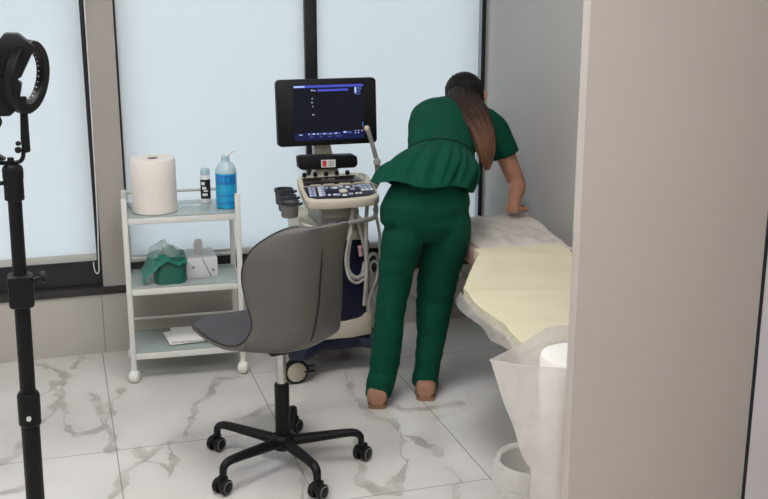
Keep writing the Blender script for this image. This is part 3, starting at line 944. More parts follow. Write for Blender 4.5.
# ================================================================== ULTRASOUND MACHINE
def machine():
    r = thing('ultrasound_machine', 'beige and navy ultrasound scanner on casters with a lit monitor, behind the chair', 'medical scanner', (1.05, 4.25, 0))
    # base on four casters
    bm = B()
    prism(bm, [V(.83, 4.04, .112), V(.90, 4.0, .112), V(1.0, 4.1, .112), V(1.16, 4.1, .112), V(1.24, 4.02, .112), V(1.31, 4.05, .112), V(1.25, 4.18, .112), V(1.25, 4.40, .112), V(1.28, 4.52, .112), V(1.2, 4.55, .112), V(.92, 4.55, .112), V(.84, 4.52, .112), V(.89, 4.40, .112), V(.89, 4.18, .112)], (0, 0, .05), .012)
    obj('base', bm, 'navy_base', r)
    for x, y in ((.867, 4.065), (1.275, 4.065), (.90, 4.51), (1.23, 4.51)):
        ax = V(.12, -.99, 0).normalized() if x < .88 else V(.5, -.86, 0).normalized()
        bm = B(); p = V(x, y, .053); cyl(bm, p + ax * -.016, p + ax * .016, .053, 32, .006)
        cs = obj('caster', bm, 'black', r)
        bm = B(); cyl(bm, p + ax * .014, p + ax * .019, .042, 32, .002); cyl(bm, p - ax * .014, p - ax * .019, .042, 32, .002)
        obj('wheel_disc', bm, 'caster_face', cs, label='cream wheel disc')
        bm = B()
        sdv = ax.cross(V(0, 0, 1))
        box(bm, (-.02, -.02, .05), (.02, .02, .066), .004)
        for v in bm.verts: v.co = V(x, y, 0) + V(v.co.x, v.co.y, v.co.z + .05)
        if x < .88:
            for dz in (.03, .055):
                tube(bm, [p + V(.035, -.012, dz - .053 + .02), p + V(.078, -.02, dz - .03)], .005, 8)
        obj('brake_lever', bm, 'black', cs)
    # column body
    bm = B()
    prism(bm, [V(.93, 4.16, .16), V(1.00, 4.10, .16), V(1.15, 4.10, .16), V(1.205, 4.15, .16), V(1.205, 4.46, .16), V(1.17, 4.5, .16), V(.96, 4.5, .16), V(.93, 4.46, .16)], (0, 0, .50), .012)
    bd = obj('cabinet', bm, 'beige', r)
    bm = B()
    prism(bm, [at(352, 240, 4.097), at(369, 240, 4.097), at(369.5, 312, 4.097), at(360, 318, 4.097), at(345, 321, 4.097), at(325, 322, 4.097), at(315, 322, 4.097), at(315, 240, 4.097)], (0, .01, 0), .002)
    obj('front_panel', bm, 'navy', bd, label='navy front panel')
    bm = B()
    prism(bm, [at(316, 323, 4.085), at(345, 322, 4.085), at(361, 318, 4.085), at(372, 308, 4.085), at(372, 334, 4.085), at(352, 338, 4.085), at(312, 341, 4.085)], (0, .05, 0), .006)
    obj('toe_cover', bm, 'beige', bd)
    # neck of the console
    bm = B(); box(bm, (.985, 4.06, .64), (1.15, 4.32, .74), .02); obj('console_neck', bm, 'grey_plastic', r)
    bm = B(); prism(bm, [at(321, 206, 3.99), at(350, 205, 3.99), at(349, 217, 3.99), at(323, 219, 3.99)], (0, .12, .01), .004)
    obj('console_underside', bm, 'silver', r)
    # console: tilted tray
    f0, b0 = 3.93, 4.21
    up = V(0, -.10, .99)
    fl, fr = at(306, 202, f0), at(381, 197, f0)
    bl, br_ = at(296, 175.5, b0), at(367, 171, b0)
    def C(u, v, h=0.0):
        return fl.lerp(fr, u).lerp(bl.lerp(br_, u), v) + up * h
    outl = [(.06, .0), (.25, -.03), (.5, -.04), (.75, -.03), (.94, .0), (1.0, .08), (1.0, .55), (1.0, .85), (.94, .97), (.8, 1.0), (.2, 1.0), (.05, .98), (.0, .9), (-.01, .5), (.0, .1)]
    bm = B(); prism(bm, [C(u, v, -.036) for u, v in outl], up * .036, .009); cn = obj('console', bm, 'beige', r)
    bm = B(); prism(bm, [C(u, v, .0005) for u, v in ((.03, .50), (.5, .47), (.97, .50), (.955, .14), (.85, .07), (.5, .03), (.15, .07), (.05, .14))], up * .004, .001)
    kp = obj('keypad', bm, 'key_dark', cn, label='dark keypad')
    bm = B(); prism(bm, [C(u, v, .0005) for u, v in ((.06, .84), (.80, .84), (.86, .56), (.05, .56))], up * .004, .001)
    obj('touch_panel', bm, 'touch', cn, label='dark touch strip')
    def key(u, v, w, d, mat, parent, name='key', h=.0035):
        bm = B(); c0 = C(u, v, .0045)
        ux = (fr - fl).normalized(); vy = (bl - fl).normalized()
        prism(bm, [c0 + ux * a + vy * b for a, b in ((-w, -d), (w, -d), (w, d), (-w, d))], up * h, .0008)
        obj(name, bm, mat, parent)
    for row in range(4):
        for col, mat in ((.09, 'key_light'), (.14, 'key_light'), (.215, 'key_white'), (.26, 'key_light')):
            key(col + .006 * (3 - row), .42 - .088 * row, .0065, .0085, mat, kp)
    for row in range(3):
        for col in (.80, .86, .92):
            key(col - .006 * (2 - row), .42 - .085 * row, .0075, .0085, 'key_light' if row < 2 else 'key_white', kp)
    for k in range(10):
        a = radians(18 + 36 * k)
        if 4 <= k <= 5 or k in (9,): continue
        key(.53 + .145 * cos(a), .26 + .155 * sin(a), .009, .008, 'key_white' if k % 2 else 'key_light', kp)
    for u in (.33, .40, .70, .75):
        key(u, .40, .0055, .0065, 'key_light', kp); key(u, .14 + .02 * abs(u - .5), .006, .006, 'key_white', kp)
    for u in (.20, .38, .60, .80):
        key(u, .525, .022, .004, 'beige', cn, 'rocker_key')
    bm = B(); bmesh.ops.create_uvsphere(bm, u_segments=24, v_segments=14, radius=.019); bmesh.ops.scale(bm, vec=(1, 1, .6), verts=bm.verts[:])
    bmesh.ops.translate(bm, vec=C(.535, .26, .004), verts=bm.verts[:]); obj('trackball', bm, 'trackball', kp)
    for u in (.105, .255, .405, .555, .705):
        bm = B(); p = C(u, .915, 0); lathe(bm, [(.0075, 0), (.0095, .002), (.009, .015), (.006, .017), (0, .017)], p, up, 16); obj('dial', bm, 'black', cn)
    bm = B(); tube(bm, [C(.88, .62, .001), C(.93, .78, .0015), C(.88, .9, .001), C(.84, .78, .001), C(.88, .62, .001)], .0025, 8, 4); obj('tray_recess', bm, 'grey_plastic', cn)
    # U handle under the console
    bm = B(); tube(bm, [at(301, 219, 3.96), at(304, 225, 3.93), at(322, 228, 3.91), at(345, 223.5, 3.91), at(362, 220.5, 3.92), at(373, 218, 3.94), at(376, 212, 3.98), at(376, 206, 4.02)], .0095, 12, 5)
    obj('handle', bm, 'silver', r)
    # cups for bottles and probes at the left
    for px, py, Y, wall in ((283.8, 189, 4.10, 'cup'), (286.8, 195.5, 4.03, 'cup'), (289.5, 201.5, 3.96, 'cup_wall')):
        c0 = at(px, py, Y)
        bm = B(); lathe(bm, [(.028, -.062), (.033, -.058), (.036, -.01), (.0375, 0), (.034, .001), (.032, -.012), (.029, -.052), (0, -.054)], c0, n=28, cap=False)
        cp = obj('cup_holder', bm, wall, r)
        bm = B(); lathe(bm, [(.0365, -.012), (.039, -.010), (.039, .002), (.034, .0025), (.0325, -.012)], c0, n=28, cap=False); obj('cup_rim', bm, 'cup', cp)
        bm = B(); tube(bm, [c0 + V(.03, .01, -.02), c0 + V(.055, .02, -.015)], .006, 10); obj('cup_arm', bm, 'cup', cp)
    # speaker bar with a small label
    Ys = 4.235
    bm = B(); prism(bm, [at(298, 157.5, Ys), at(301, 156.3, Ys), at(354, 154.8, Ys), at(357.5, 157, Ys), at(358, 165, Ys), at(355, 167.8, Ys), at(303, 170.5, Ys), at(299, 168.5, Ys)], (0, .05, 0), .006)
    sb = obj('speaker_bar', bm, 'black', r)
    bm = B(); prism(bm, [at(321, 160, Ys - .001), at(335.5, 159.5, Ys - .001), at(335.5, 167, Ys - .001), at(321.5, 167.5, Ys - .001)], (0, .002, 0)); st = obj('sticker', bm, 'label_white', sb, label='white sticker with a red mark')
    bm = B(); prism(bm, [at(322.5, 160.8, Ys - .002), at(326.5, 160.7, Ys - .002), at(326.5, 166.5, Ys - .002), at(322.8, 166.7, Ys - .002)], (0, .001, 0)); obj('red_mark', bm, 'red', st)
    bm = B()
    for yy in (161.3, 163.2, 165.1): prism(bm, [at(328.5, yy, Ys - .002), at(334, yy - .15, Ys - .002), at(334, yy + .6, Ys - .002), at(328.5, yy + .75, Ys - .002)], (0, .0008, 0))
    obj('text_lines', bm, 'carton_line', st)
    bm = B(); prism(bm, [at(316, 168, Ys + .03), at(338, 167, Ys + .03), at(340, 177, Ys + .03), at(313, 178, Ys + .03)], (0, .06, 0), .006); obj('lower_neck', bm, 'beige', r)
    bm = B(); prism(bm, [at(314, 144, Ys + .055), at(330, 143, Ys + .055), at(334, 158, Ys + .055), at(315, 159, Ys + .055)], (0, .05, 0), .006); obj('monitor_neck', bm, 'beige', r)
    # monitor
    Ym = 4.25
    tl, tr, br2, bl2 = at(276.3, 80.5, Ym), at(376.5, 78, Ym), at(377.3, 142.5, Ym), at(278.8, 147.5, Ym)
    cx, cz = (tl.x + tr.x) / 2, (tl.z + bl2.z) / 2
    w, h = tr.x - tl.x, tl.z - bl2.z
    tilt = Matrix.Rotation(radians(-4), 3, 'X')
    yawm = Matrix.Rotation(radians(0), 3, 'Z')
    def mon(x, z, y=0.0):
        return V(cx, Ym + .02, cz) + yawm @ (tilt @ V(x, y, z))
    bm = B(); prism(bm, [mon(a, b, -.02) for a, b in rounded_rect(w, h, .018)], tilt @ V(0, .036, 0), .004)
    mo = obj('monitor', bm, 'black', r)
    X0, X1, Z0, Z1 = -w / 2 + .165 * w, w / 2 - .135 * w, -h / 2 + .085 * h, h / 2 - .085 * h
    def patch(name, mat, u0, u1, v0, v1, parent, d=.0205, **k):
        bm = B()
        xs, xe_ = X0 + (X1 - X0) * u0, X0 + (X1 - X0) * u1
        za, zb = Z1 + (Z0 - Z1) * v0, Z1 + (Z0 - Z1) * v1
        prism(bm, [mon(xs, za, -d), mon(xe_, za, -d), mon(xe_, zb, -d), mon(xs, zb, -d)], tilt @ V(0, .0008, 0))
        return obj(name, bm, mat, parent, **k)
    scn = patch('screen', 'screen', 0, 1, 0, 1, mo, label='lit dark blue display')
    patch('title_bar', 'screen_bar', 0, 1, .01, .055, scn, .0212)
    def marks(name, mat, lst, d=.0216):
        bm = B()
        for u0, u1, v0, v1 in lst:
            xs, xe_ = X0 + (X1 - X0) * u0, X0 + (X1 - X0) * u1
            za, zb = Z1 + (Z0 - Z1) * v0, Z1 + (Z0 - Z1) * v1
            prism(bm, [mon(xs, za, -d), mon(xe_, za, -d), mon(xe_, zb, -d), mon(xs, zb, -d)], tilt @ V(0, .0006, 0))
        return obj(name, bm, mat, scn)
    marks('title_text', 'screen_light', [(.01, .16, .02, .048)])
    marks('search_bar', 'screen_bar', [(.34, .78, .085, .125), (.70, .82, .022, .045), (.85, .97, .022, .045)])
    marks('icons', 'screen_light', [(.25, .275, .09, .112), (.29, .31, .1, .118), (.255, .275, .24, .256), (.25, .27, .31, .33), (.26, .28, .385, .4), (.26, .285, .53, .55), (.875, .90, .065, .17)])
    marks('side_panel', 'screen_dim', [(.91, .975, .065, .11), (.91, .96, .125, .16), (.88, .96, .18, .20), (.975, .995, .70, .80)])
    patch('footer_bar', 'screen_foot', 0, 1, .86, 1, scn, .0212)
    rnd = random.Random(3)
    row = []
    u = .19
    while u < .62:
        wd = rnd.uniform(.015, .045); row.append((u, u + wd, .875 + rnd.uniform(0, .01), .91)); u += wd + .008
    row += [(.70, .74, .86, .9), (.75, .82, .865, .9)]
    marks('footer_text', 'screen_light', [(a, b, c_, d_ - .01) for a, b, c_, d_ in row[::2]] + [(.865, .885, .85, .865), (.91, .93, .85, .865), (.96, .98, .85, .865), (.865, .885, .89, .905), (.91, .93, .89, .905), (.06, .11, .89, .905)])
    marks('footer_dim_text', 'screen_dim', row[1::2] + [(.2, .27, .935, .95), (.36, .40, .935, .95), (.47, .53, .935, .95), (.58, .68, .935, .95)])
    # jointed arm with a handpiece at the right
    Ya = 4.16
    bm = B(); tube(bm, [at(366.5, 128, Ya), at(368, 131, Ya), at(372, 143, Ya), at(376, 158, Ya + .01)], [.010, .0105, .009, .010], 12, 4)
    arm = obj('probe_arm', bm, 'grey_plastic', r)
    bm = B(); bmesh.ops.create_uvsphere(bm, u_segments=16, v_segments=10, radius=.0125); bmesh.ops.translate(bm, vec=at(366.8, 128.5, Ya), verts=bm.verts[:])
    obj('arm_tip', bm, 'beige', arm)
    bm = B(); cyl(bm, at(377, 162, Ya - .02), at(377, 162, Ya + .03), .016, 20, .004); obj('arm_joint', bm, 'grey_plastic', arm)
    bm = B(); tube(bm, [at(377, 163, Ya + .01), at(378, 172, Ya + .01), at(377, 182, Ya + .03), at(372, 190, 4.19)], [.012, .014, .014], 12, 4); obj('arm_foot', bm, 'grey_plastic', arm)
    # probe cables
    def cable(pts, rad=.006, mat='cable'):
        bm = B(); tube(bm, [at(*p) for p in pts], rad, 8, 6); return obj('probe_cable', bm, mat, r)
    cable([(353, 206, 4.0), (351.5, 222, 3.99), (350, 238, 3.98), (347.5, 255, 3.98), (347.5, 268, 3.98), (351, 275, 3.98), (357, 278, 3.99), (362.5, 274, 4.02), (365, 262, 4.04)], .010)
    cable([(355, 206, 4.02), (359, 225, 4.01), (364, 248, 4.01), (367, 268, 4.02), (367, 290, 4.04), (368, 312, 4.06)], .0065)
    cable([(367, 206, 4.02), (366, 230, 4.0), (366.5, 255, 4.0), (366, 280, 4.0), (364.5, 305, 4.03)], .0085)
    cable([(374, 208, 4.02), (378, 225, 4.02), (380, 240, 4.03), (379, 262, 4.04), (376, 285, 4.05)], .0065)
    cable([(370, 270, 4.03), (368, 260, 4.03), (372, 254, 4.03), (377, 256, 4.04), (379, 266, 4.04), (377, 282, 4.04), (372, 292, 4.04), (369, 305, 4.04), (372, 318, 4.06)], .0075)
    cable([(372, 275, 4.02), (370, 266, 4.02), (374, 261, 4.02), (378, 265, 4.02), (377, 278, 4.02), (373, 290, 4.03), (376, 308, 4.05)], .006)
    cable([(352, 228, 3.975), (349, 240, 3.965), (346, 256, 3.965), (346.5, 268, 3.97), (350, 279, 3.97), (357, 283, 3.98), (364, 279, 4.0)], .0055)
    bm = B(); tube(bm, [at(359.5, 246, 4.0), at(361, 256, 4.0)], [.008, .011, .008], 12, 3); obj('probe_plug', bm, 'pink', r, label='pink plug')
machine()

# ================================================================== EXAMINATION COUCH
YH, YF, YE = 3.32, 2.47, 4.03
ZB0, ZB1 = .575, .662
def couch_z(y): return ZB0 if y < YH else ZB0 + (ZB1 - ZB0) * (y - YH) / (YE - YH)
def couch_left(y): return 1.285 + .036 * (y - 2.5) / .82 if y < YH else 1.321 + .179 * min(1, (y - YH) / .28)
CXR = 1.885
def couch():
    r = thing('examination_couch', 'examination couch with a raised head end standing along the grey wall', 'couch', (1.6, 3.2, 0))
    def pad(y0, y1, name):
        bm = B()
        q = [V(couch_left(y0), y0, couch_z(y0)), V(CXR, y0, couch_z(y0)), V(CXR, y1, couch_z(y1)), V(couch_left(y1), y1, couch_z(y1))]
        if y0 > YH: q.append(V(couch_left(YH + .28), YH + .28, couch_z(YH + .28)))
        prism(bm, [p + V(0, 0, -.08) for p in q], (0, 0, .08), .014)
        return obj(name, bm, 'couch', r)
    pad(YF, YH - .004, 'seat_pad'); pad(YH + .004, YE, 'head_pad')
    bm = B(); box(bm, (1.43, 2.52, ZB0 - .115), (1.83, 3.28, ZB0 - .082), .006); obj('deck_frame', bm, 'couch_base', r)
    bm = B(); box(bm, (1.55, 2.56, .06), (1.80, 2.86, ZB0 - .115), .01); box(bm, (1.48, 2.5, 0), (1.86, 2.92, .06), .015); obj('pedestal', bm, 'couch_base', r)
    bm = B(); tube(bm, [V(1.75, 3.24, ZB0 - .10), V(1.75, 3.75, couch_z(3.75) - .085)], .014, 10); obj('head_support', bm, 'chrome', r)
couch()
# paper-thin white cover on the head end
bm = B()
def cover(u, v):
    y = 3.58 + (YE + .012 - 3.58) * v
    x0, x1 = couch_left(y) + .02, CXR + .004
    s = u * 1.06
    x = x0 + (x1 - x0) * min(1, s)
    z = couch_z(min(y, YE)) + .004 + .012 * max(0, noise.noise(V(u * 7, v * 6, 5))) + .006 * max(0, sin(u * 9 + v * 8)) ** 2
    if s > 1: z -= (s - 1) * .8
    return V(x, y, z)
grid(bm, cover, 44, 30)
tag(obj('thin_cover', bm, 'couch_film', None, (1.65, 3.8, .64)), 'crumpled thin white cover over the head end of the couch', 'cover')
# yellow sheet over the rest
bm = B()
def ysheet(u, v):
    y = YF + .0 + (3.665 - YF) * v
    xl = couch_left(y) - .006
    s = -.045 + 1.045 * u
    x = xl + (CXR - .03 - xl) * max(0, s)
    zt = couch_z(y) + .010 + .004 * noise.noise(V(u * 5, v * 7, 2)) + .005 * max(0, sin(v * 21 + u * 2)) ** 6
    if y > 3.2: zt += .006 * noise.noise(V(u * 3, v * 9, 7))
    if y > 3.55: zt += .004
    z = zt + min(0, s) * .9
    if s < 0: x = xl - .006 + .006 * sin(v * 20)
    return V(x, y, z)
grid(bm, ysheet, 48, 60); solid(bm, .0012)
tag(obj('yellow_sheet', bm, 'yellow', None, (1.6, 3.0, .58)), 'pale yellow disposable sheet spread over the couch', 'sheet')
# clear plastic hanging at the couch's long edge
bm = B()
def hang(u, v):
    y = 2.50 + (3.34 - 2.50) * v
    x = couch_left(y) - .016 - .012 * sin(v * 17) * u - .03 * u
    z = couch_z(y) - .002 - (.030 + .008 * sin(v * 11 + 1)) * u
    return V(x, y, z)
grid(bm, hang, 8, 48)
tag(obj('hanging_plastic', bm, 'edge_film', None, (1.31, 2.9, .55)), 'clear plastic hanging down the long edge of the couch under the yellow sheet', 'plastic cover')

# ================================================================== COUCH ROLL IN ITS BAG, BIN
RC = V(1.245, 2.318, 0); RR = .101; RH = .70
r = thing('couch_paper_roll', 'tall white couch paper roll standing on the floor at the partition', 'paper roll', RC)
bm = B(); lathe(bm, [(RR - .003, .001), (RR, .005), (RR, RH - .006), (RR - .004, RH), (.022, RH), (.02, RH - .004), (.02, RH - .2), (0, RH - .2)], RC, n=56, cap=False); obj('paper', bm, 'roll', r)
bm = B(); lathe(bm, [(.0198, RH - .18), (.0198, RH + .0005), (.0165, RH + .0005), (.0165, RH - .18)], RC, n=28, cap=False); obj('cardboard_core', bm, 'core', r)

tipz = .70
tip_top = at(489, 362, 2.33)
tip_mid = at(531, 474, 2.27)
def bag_ring(h, n=56):
    """outline of the flattened sleeve round the roll, at share h of its height"""
    zt = h
    tip = None
    out = []
    if h > .43: t = (h - tip_mid.z) / (tip_top.z - tip_mid.z); tip = tip_mid.lerp(tip_top, t)
    else: tip = V(RC.x - RR - .012 - .03 * (h / .43), RC.y - .03, h).lerp(V(tip_mid.x, tip_mid.y, h), max(0, (h - .30) / .13))
    d = V(tip.x - RC.x, tip.y - RC.y, 0)
    L_ = d.length; a0 = atan2(d.y, d.x)
    rr = RR + .006 + .012 * max(0, h - .45)
    for k in range(n):
        a = -pi + 2 * pi * k / n
        # distance to a shape that is the hull of the circle and the tip
        if L_ > rr * 1.05:
            th = math.acos(rr / L_)
            if abs(a) < th:
                m_ = rr / cos(th - abs(a)) if abs(a) < th else rr
                rad = min(m_, L_)
            else: rad = rr
        else: rad = rr
        out.append((a + a0, rad))
    return out
r = thing('clear_plastic_bag', 'crumpled clear plastic bag pulled open around the couch paper roll', 'plastic bag', RC)
bm = B()
R = []
NH = 40; NA = 72
for i in range(NH + 1):
    h = .004 + (.70 - .004) * i / NH
    row = []
    for k, (a, rad) in enumerate(bag_ring(h, NA)):
        x, y = RC.x + rad * cos(a), RC.y + rad * sin(a)
        zz = h
        if i > NH * .55:
            f = (i / NH - .55) / .45
            back = max(0, sin(a - .15))            # the far rim stands higher
            zz += .045 * f * f * back + .006 * f * noise.noise(V(cos(a) * 3, sin(a) * 3, 1))
        wob = .009 * noise.noise(V(cos(a) * 3, sin(a) * 3, h * 9)) * (1 if rad > RR + .03 else .25)
        row.append(bm.verts.new(V(x + wob * cos(a), y + wob * sin(a), zz)))
    R.append(row)
for i in range(NH):
    for k in range(NA): bm.faces.new((R[i][k], R[i][(k + 1) % NA], R[i + 1][(k + 1) % NA], R[i + 1][k]))
obj('sleeve', bm, 'bag', r, angle=70)
bm = B()
tube(bm, [v.co for v in R[-1]] + [R[-1][0].co] if False else [V(RC.x + rad * cos(a), RC.y + rad * sin(a), .70 + .045 * max(0, sin(a - .15))) for a, rad in bag_ring(.70, NA)], .0016, 6)
obj('rim_fold', bm, 'bag', r)

BC = V(1.272, 2.62, 0)
r = thing('waste_bin', 'small white plastic waste bin on the floor behind the clear bag', 'bin', BC)
bm = B(); lathe(bm, [(.078, .0), (.083, .004), (.1, .245), (.106, .25), (.106, .258), (.098, .258), (.080, .012), (0, .010)], BC, n=40, cap=False); obj('tub', bm, 'bin', r)
bm = B()
def linr(u, v):
    a = 2 * pi * u
    w = 1 + .02 * sin(a * 7) + .02 * noise.noise(V(cos(a) * 4, sin(a) * 4, v * 3))
    path = [(.09, .14), (.097, .20), (.1005, .262), (.110, .268), (.1155, .250), (.120, .215), (.119, .190)]
    x = v * (len(path) - 1); j = min(int(x), len(path) - 2); f = x - j
    rad = path[j][0] * (1 - f) + path[j + 1][0] * f; z = path[j][1] * (1 - f) + path[j + 1][1] * f
    if v > .9: z += .012 * sin(a * 5 + 1)
    rad = rad * w if v > .55 else rad * (1 - .3 * abs(w - 1))
    return BC + V(rad * cos(a), rad * sin(a), z)
grid(bm, linr, 72, 18)
bmesh.ops.remove_doubles(bm, verts=bm.verts[:], dist=.0001)
tag(obj('bin_liner', bm, 'liner', None, BC), 'thin white bag folded over the rim of the small bin', 'bin liner')

# ================================================================== THE WOMAN
def person():
    root_p = V(1.22, 3.78, 0)
    r = thing('person', 'woman in green scrubs with a long ponytail bending over the couch', 'person', root_p)
    A = at
    # ---- trunk frames: pixel, depth, half width, half depth, lean angle
    def fr(px, py, Y, a, b, lean, roll, yaw=6):
        roll, lean, yaw = radians(roll), radians(lean), radians(yaw)
        ax = V(0, sin(lean), cos(lean))                # trunk axis
        lt = V(1, 0, 0)
        m = Matrix.Rotation(roll, 3, 'Y') @ Matrix.Rotation(-yaw * 0, 3, 'Z')
        ax = m @ ax; lt = m @ lt
        dr = lt.cross(ax)                              # away from the spine's back... towards the belly
        return (A(px, py, Y), lt, dr, a, b)
    T = [
        fr(424.5, 238, 3.775, .070, .075, 0, 0),
        fr(424, 222, 3.775, .168, .105, 3, 1),
        fr(425, 206, 3.77, .176, .115, 10, 2),
        fr(428, 190, 3.785, .166, .112, 24, 5),
        fr(434, 172, 3.83, .145, .102, 40, 10),
        fr(440, 156, 3.90, .135, .096, 52, 14),
        fr(443.5, 142, 3.99, .150, .098, 58, 15),
        fr(447, 130, 4.07, .168, .100, 60, 15),
        fr(451.5, 121, 4.14, .180, .094, 62, 15),
        fr(454.5, 116, 4.18, .170, .080, 63, 15),
        fr(461, 110, 4.22, .110, .064, 63, 15),
    ]
    def grow(ring, d): return (ring[0], ring[1], ring[2], ring[3] + d, ring[4] + d)
    # ---- head
    hc = A(467, 102, 4.25)
    fd = V(.42, .50, -.76).normalized()                # where the face looks
    upv = V(.12, .80, .58); upv = (upv - fd * upv.dot(fd)).normalized()
    rt = fd.cross(upv).normalized()
    def hp(x, y, z): return hc + rt * x + fd * y + upv * z
    # ---- limbs
    LA, LK, LH = A(380, 397, 3.755), A(391, 298, 3.785), A(404, 220, 3.775)
    RA, RK, RH_ = A(425.5, 389, 3.785), A(434.5, 298, 3.83), A(446, 220, 3.785)
    LS, RS = A(431, 119, 4.12), A(491, 122, 4.16)
    RE, RW = A(517.5, 184, 4.10), A(512.5, 208.5, 3.965)
    LE, LW = A(418, 150, 4.30), V(1.60, 4.02, couch_z(3.95) + .02)
    LE = A(432, 165, 4.26); LW = A(448, 209, 4.02)
    bm = B()
    loft(bm, [grow(t, -.026 if i < 6 else -.014) for i, t in enumerate(T)], 24)
    # neck and head
    nb = A(461, 109, 4.215)
    tube(bm, [nb - (hc - nb) * .3, nb, nb.lerp(hc, .55), hp(0, -.01, -.02)], [.058, .052, .047, .045], 16)
    prof = [(-.118, .020, -.01), (-.105, .040, .02), (-.085, .052, .022), (-.055, .062, .012), (-.02, .070, .002), (.02, .0755, -.004), (.055, .073, -.006), (.085, .056, -.006), (.103, .034, -.004), (.111, .012, -.002)]
    loft(bm, [(hp(0, off + .004, z), rt, fd, w, w * (1.22 if z > -.06 else 1.05)) for z, w, off in prof], 24)
    tube(bm, [hp(0, .085, .022), hp(0, .101, -.012), hp(0, .106, -.024)], [.007, .010, .012], 10)          # nose
    loft(bm, [(hp(0, .089, -.056 + .006 * k), rt, fd, .022 - .004 * abs(k), .012) for k in (-1, 0, 1)], 14)   # lips
    for s in (-1, 1):                                                                                          # ears
        ecs = [hp(s * .074, -.006, .024), hp(s * .080, -.014, .018), hp(s * .081, -.014, -.004), hp(s * .076, -.004, -.026)]
        tube(bm, ecs, [.008, .013, .012, .007], 10, 3, ref=rt, flat=1.0)
    # arms
    def arm(S, E, W, palm_dir, side):
        tube(bm, [S, S.lerp(E, .35), S.lerp(E, .75), E], [.052, .046, .040, .036], 16, 3)
        tube(bm, [S.lerp(E, .85), E, E.lerp(W, .3), E.lerp(W, .75), W], [.034, .036, .0365, .029, .024], 16, 3)
        d = Vector(palm_dir).normalized()
        z = V(0, 0, 1); sd = z.cross(d).normalized()
        pc = W + d * .012
        end = W + d * .085 + V(0, 0, -.012)
        loft(bm, [(W + d * t + V(0, 0, -.012 * t / .085 - .004), sd, z, w, h_) for t, w, h_ in ((-.01, .024, .02), (.015, .031, .017), (.05, .038, .015), (.085, .037, .012), (.092, .030, .009))], 16)
        for i, (o, L_, sp) in enumerate(((-.029, .062, -.10), (-.0095, .074, -.03), (.0105, .069, .04), (.0295, .053, .12))):
            b0 = W + d * .078 + sd * o + V(0, 0, -.014)
            dd = (d + sd * sp).normalized()
            tube(bm, [b0, b0 + dd * L_ * .42 + V(0, 0, .006), b0 + dd * L_ * .75 + V(0, 0, -.001), b0 + dd * L_ + V(0, 0, -.010)], [.0095, .0088, .0078, .0062], 10, 3)
        b0 = W + d * .022 + sd * (-.026 * side) + V(0, 0, -.008)
        dd = (d * .72 - sd * side * .75).normalized()
        tube(bm, [b0, b0 + dd * .032 + V(0, 0, -.002), b0 + (dd * .6 + d * .4).normalized() * .058 + V(0, 0, -.008)], [.013, .0105, .0075], 10, 3)
    arm(RS, RE, RW, (.50, .86, 0), 1)
    arm(LS, LE, LW, (.1, .99, 0), -1)
    # legs and feet inside the trousers
    for H_, K, An in ((LH, LK, LA), (RH_, RK, RA)):
        tube(bm, [H_, H_.lerp(K, .5), K, K.lerp(An, .35), An, V(An.x, An.y, .055)], [.060, .056, .044, .038, .030, .030], 16, 3)
        fdv = V(.40, .92, 0).normalized() if An is RA else V(.27, .96, 0).normalized()
        q = V(An.x, An.y, 0)
        tube(bm, [q + V(0, -.035, .042), q + fdv * .05 + V(0, 0, .05), q + fdv * .13 + V(0, 0, .036), q + fdv * .175 + V(0, 0, .03)], [.020, .024, .024, .016], 14, 3)
    body = remesh(bm, .0052, 3)
    obj('body', body, 'skin', r, angle=180)
    # eyes
    for s in (-1, 1):
        bm = B(); bmesh.ops.create_uvsphere(bm, u_segments=14, v_segments=10, radius=.0115); bmesh.ops.translate(bm, vec=hp(s * .031, .074, .004), verts=bm.verts[:])
        e = obj('eye', bm, 'eye', r)
        bm = B(); bmesh.ops.create_uvsphere(bm, u_segments=12, v_segments=8, radius=.0065); bmesh.ops.translate(bm, vec=hp(s * .031, .080, .003), verts=bm.verts[:])
        obj('iris', bm, 'iris', e)
    # ---- trousers
    def leg_ring(l, rt_, y, Y, depth=1.0):
        a, b = A(l, y, Y), A(rt_, y, Y)
        w = (b.x - a.x) / 2
        return ((a + b) / 2, V(1, 0, 0), V(0, 1, 0), w, w * depth)
    bm = B()
    LL = [(392, 428, 206, 3.77, 1.1), (387, 426, 218, 3.772, 1.15), (384.5, 424.5, 228, 3.775, 1.15), (383, 423, 238, 3.775, 1.15), (381, 418.5, 255, 3.78, 1.12), (379, 413, 272, 3.785, 1.1), (377.5, 408, 293, 3.785, 1.1), (375.5, 405.5, 312, 3.78, 1.08), (373.5, 403, 332, 3.775, 1.05),
          (371.5, 400, 352, 3.77, 1.05), (369.5, 397, 372, 3.765, 1.05), (367, 393.5, 386, 3.76, 1.08), (366, 392, 393, 3.758, 1.1), (366.5, 391.5, 396, 3.757, 1.1)]
    RL = [(425, 464, 206, 3.775, 1.1), (425, 468.5, 218, 3.78, 1.12), (424.5, 469.5, 228, 3.785, 1.1), (424, 468.5, 238, 3.79, 1.1), (422, 464, 255, 3.80, 1.08), (419.5, 459, 272, 3.81, 1.06), (417.5, 453.5, 293, 3.82, 1.06), (417, 450, 312, 3.82, 1.06), (417.5, 446.5, 332, 3.815, 1.05),
          (416.5, 442, 350, 3.80, 1.05), (415, 439, 368, 3.795, 1.06), (413, 438, 378, 3.79, 1.08), (413, 438, 383, 3.79, 1.1), (413.5, 437.5, 386, 3.79, 1.1)]
    for S_ in (LL, RL): loft(bm, [leg_ring(*q) for q in S_], 24)
    loft(bm, [grow(t, .006) for t in T[:3]] + [grow(T[3], -.004), grow(T[4], -.018)], 28)
    tr = remesh(bm, .0065, 16)
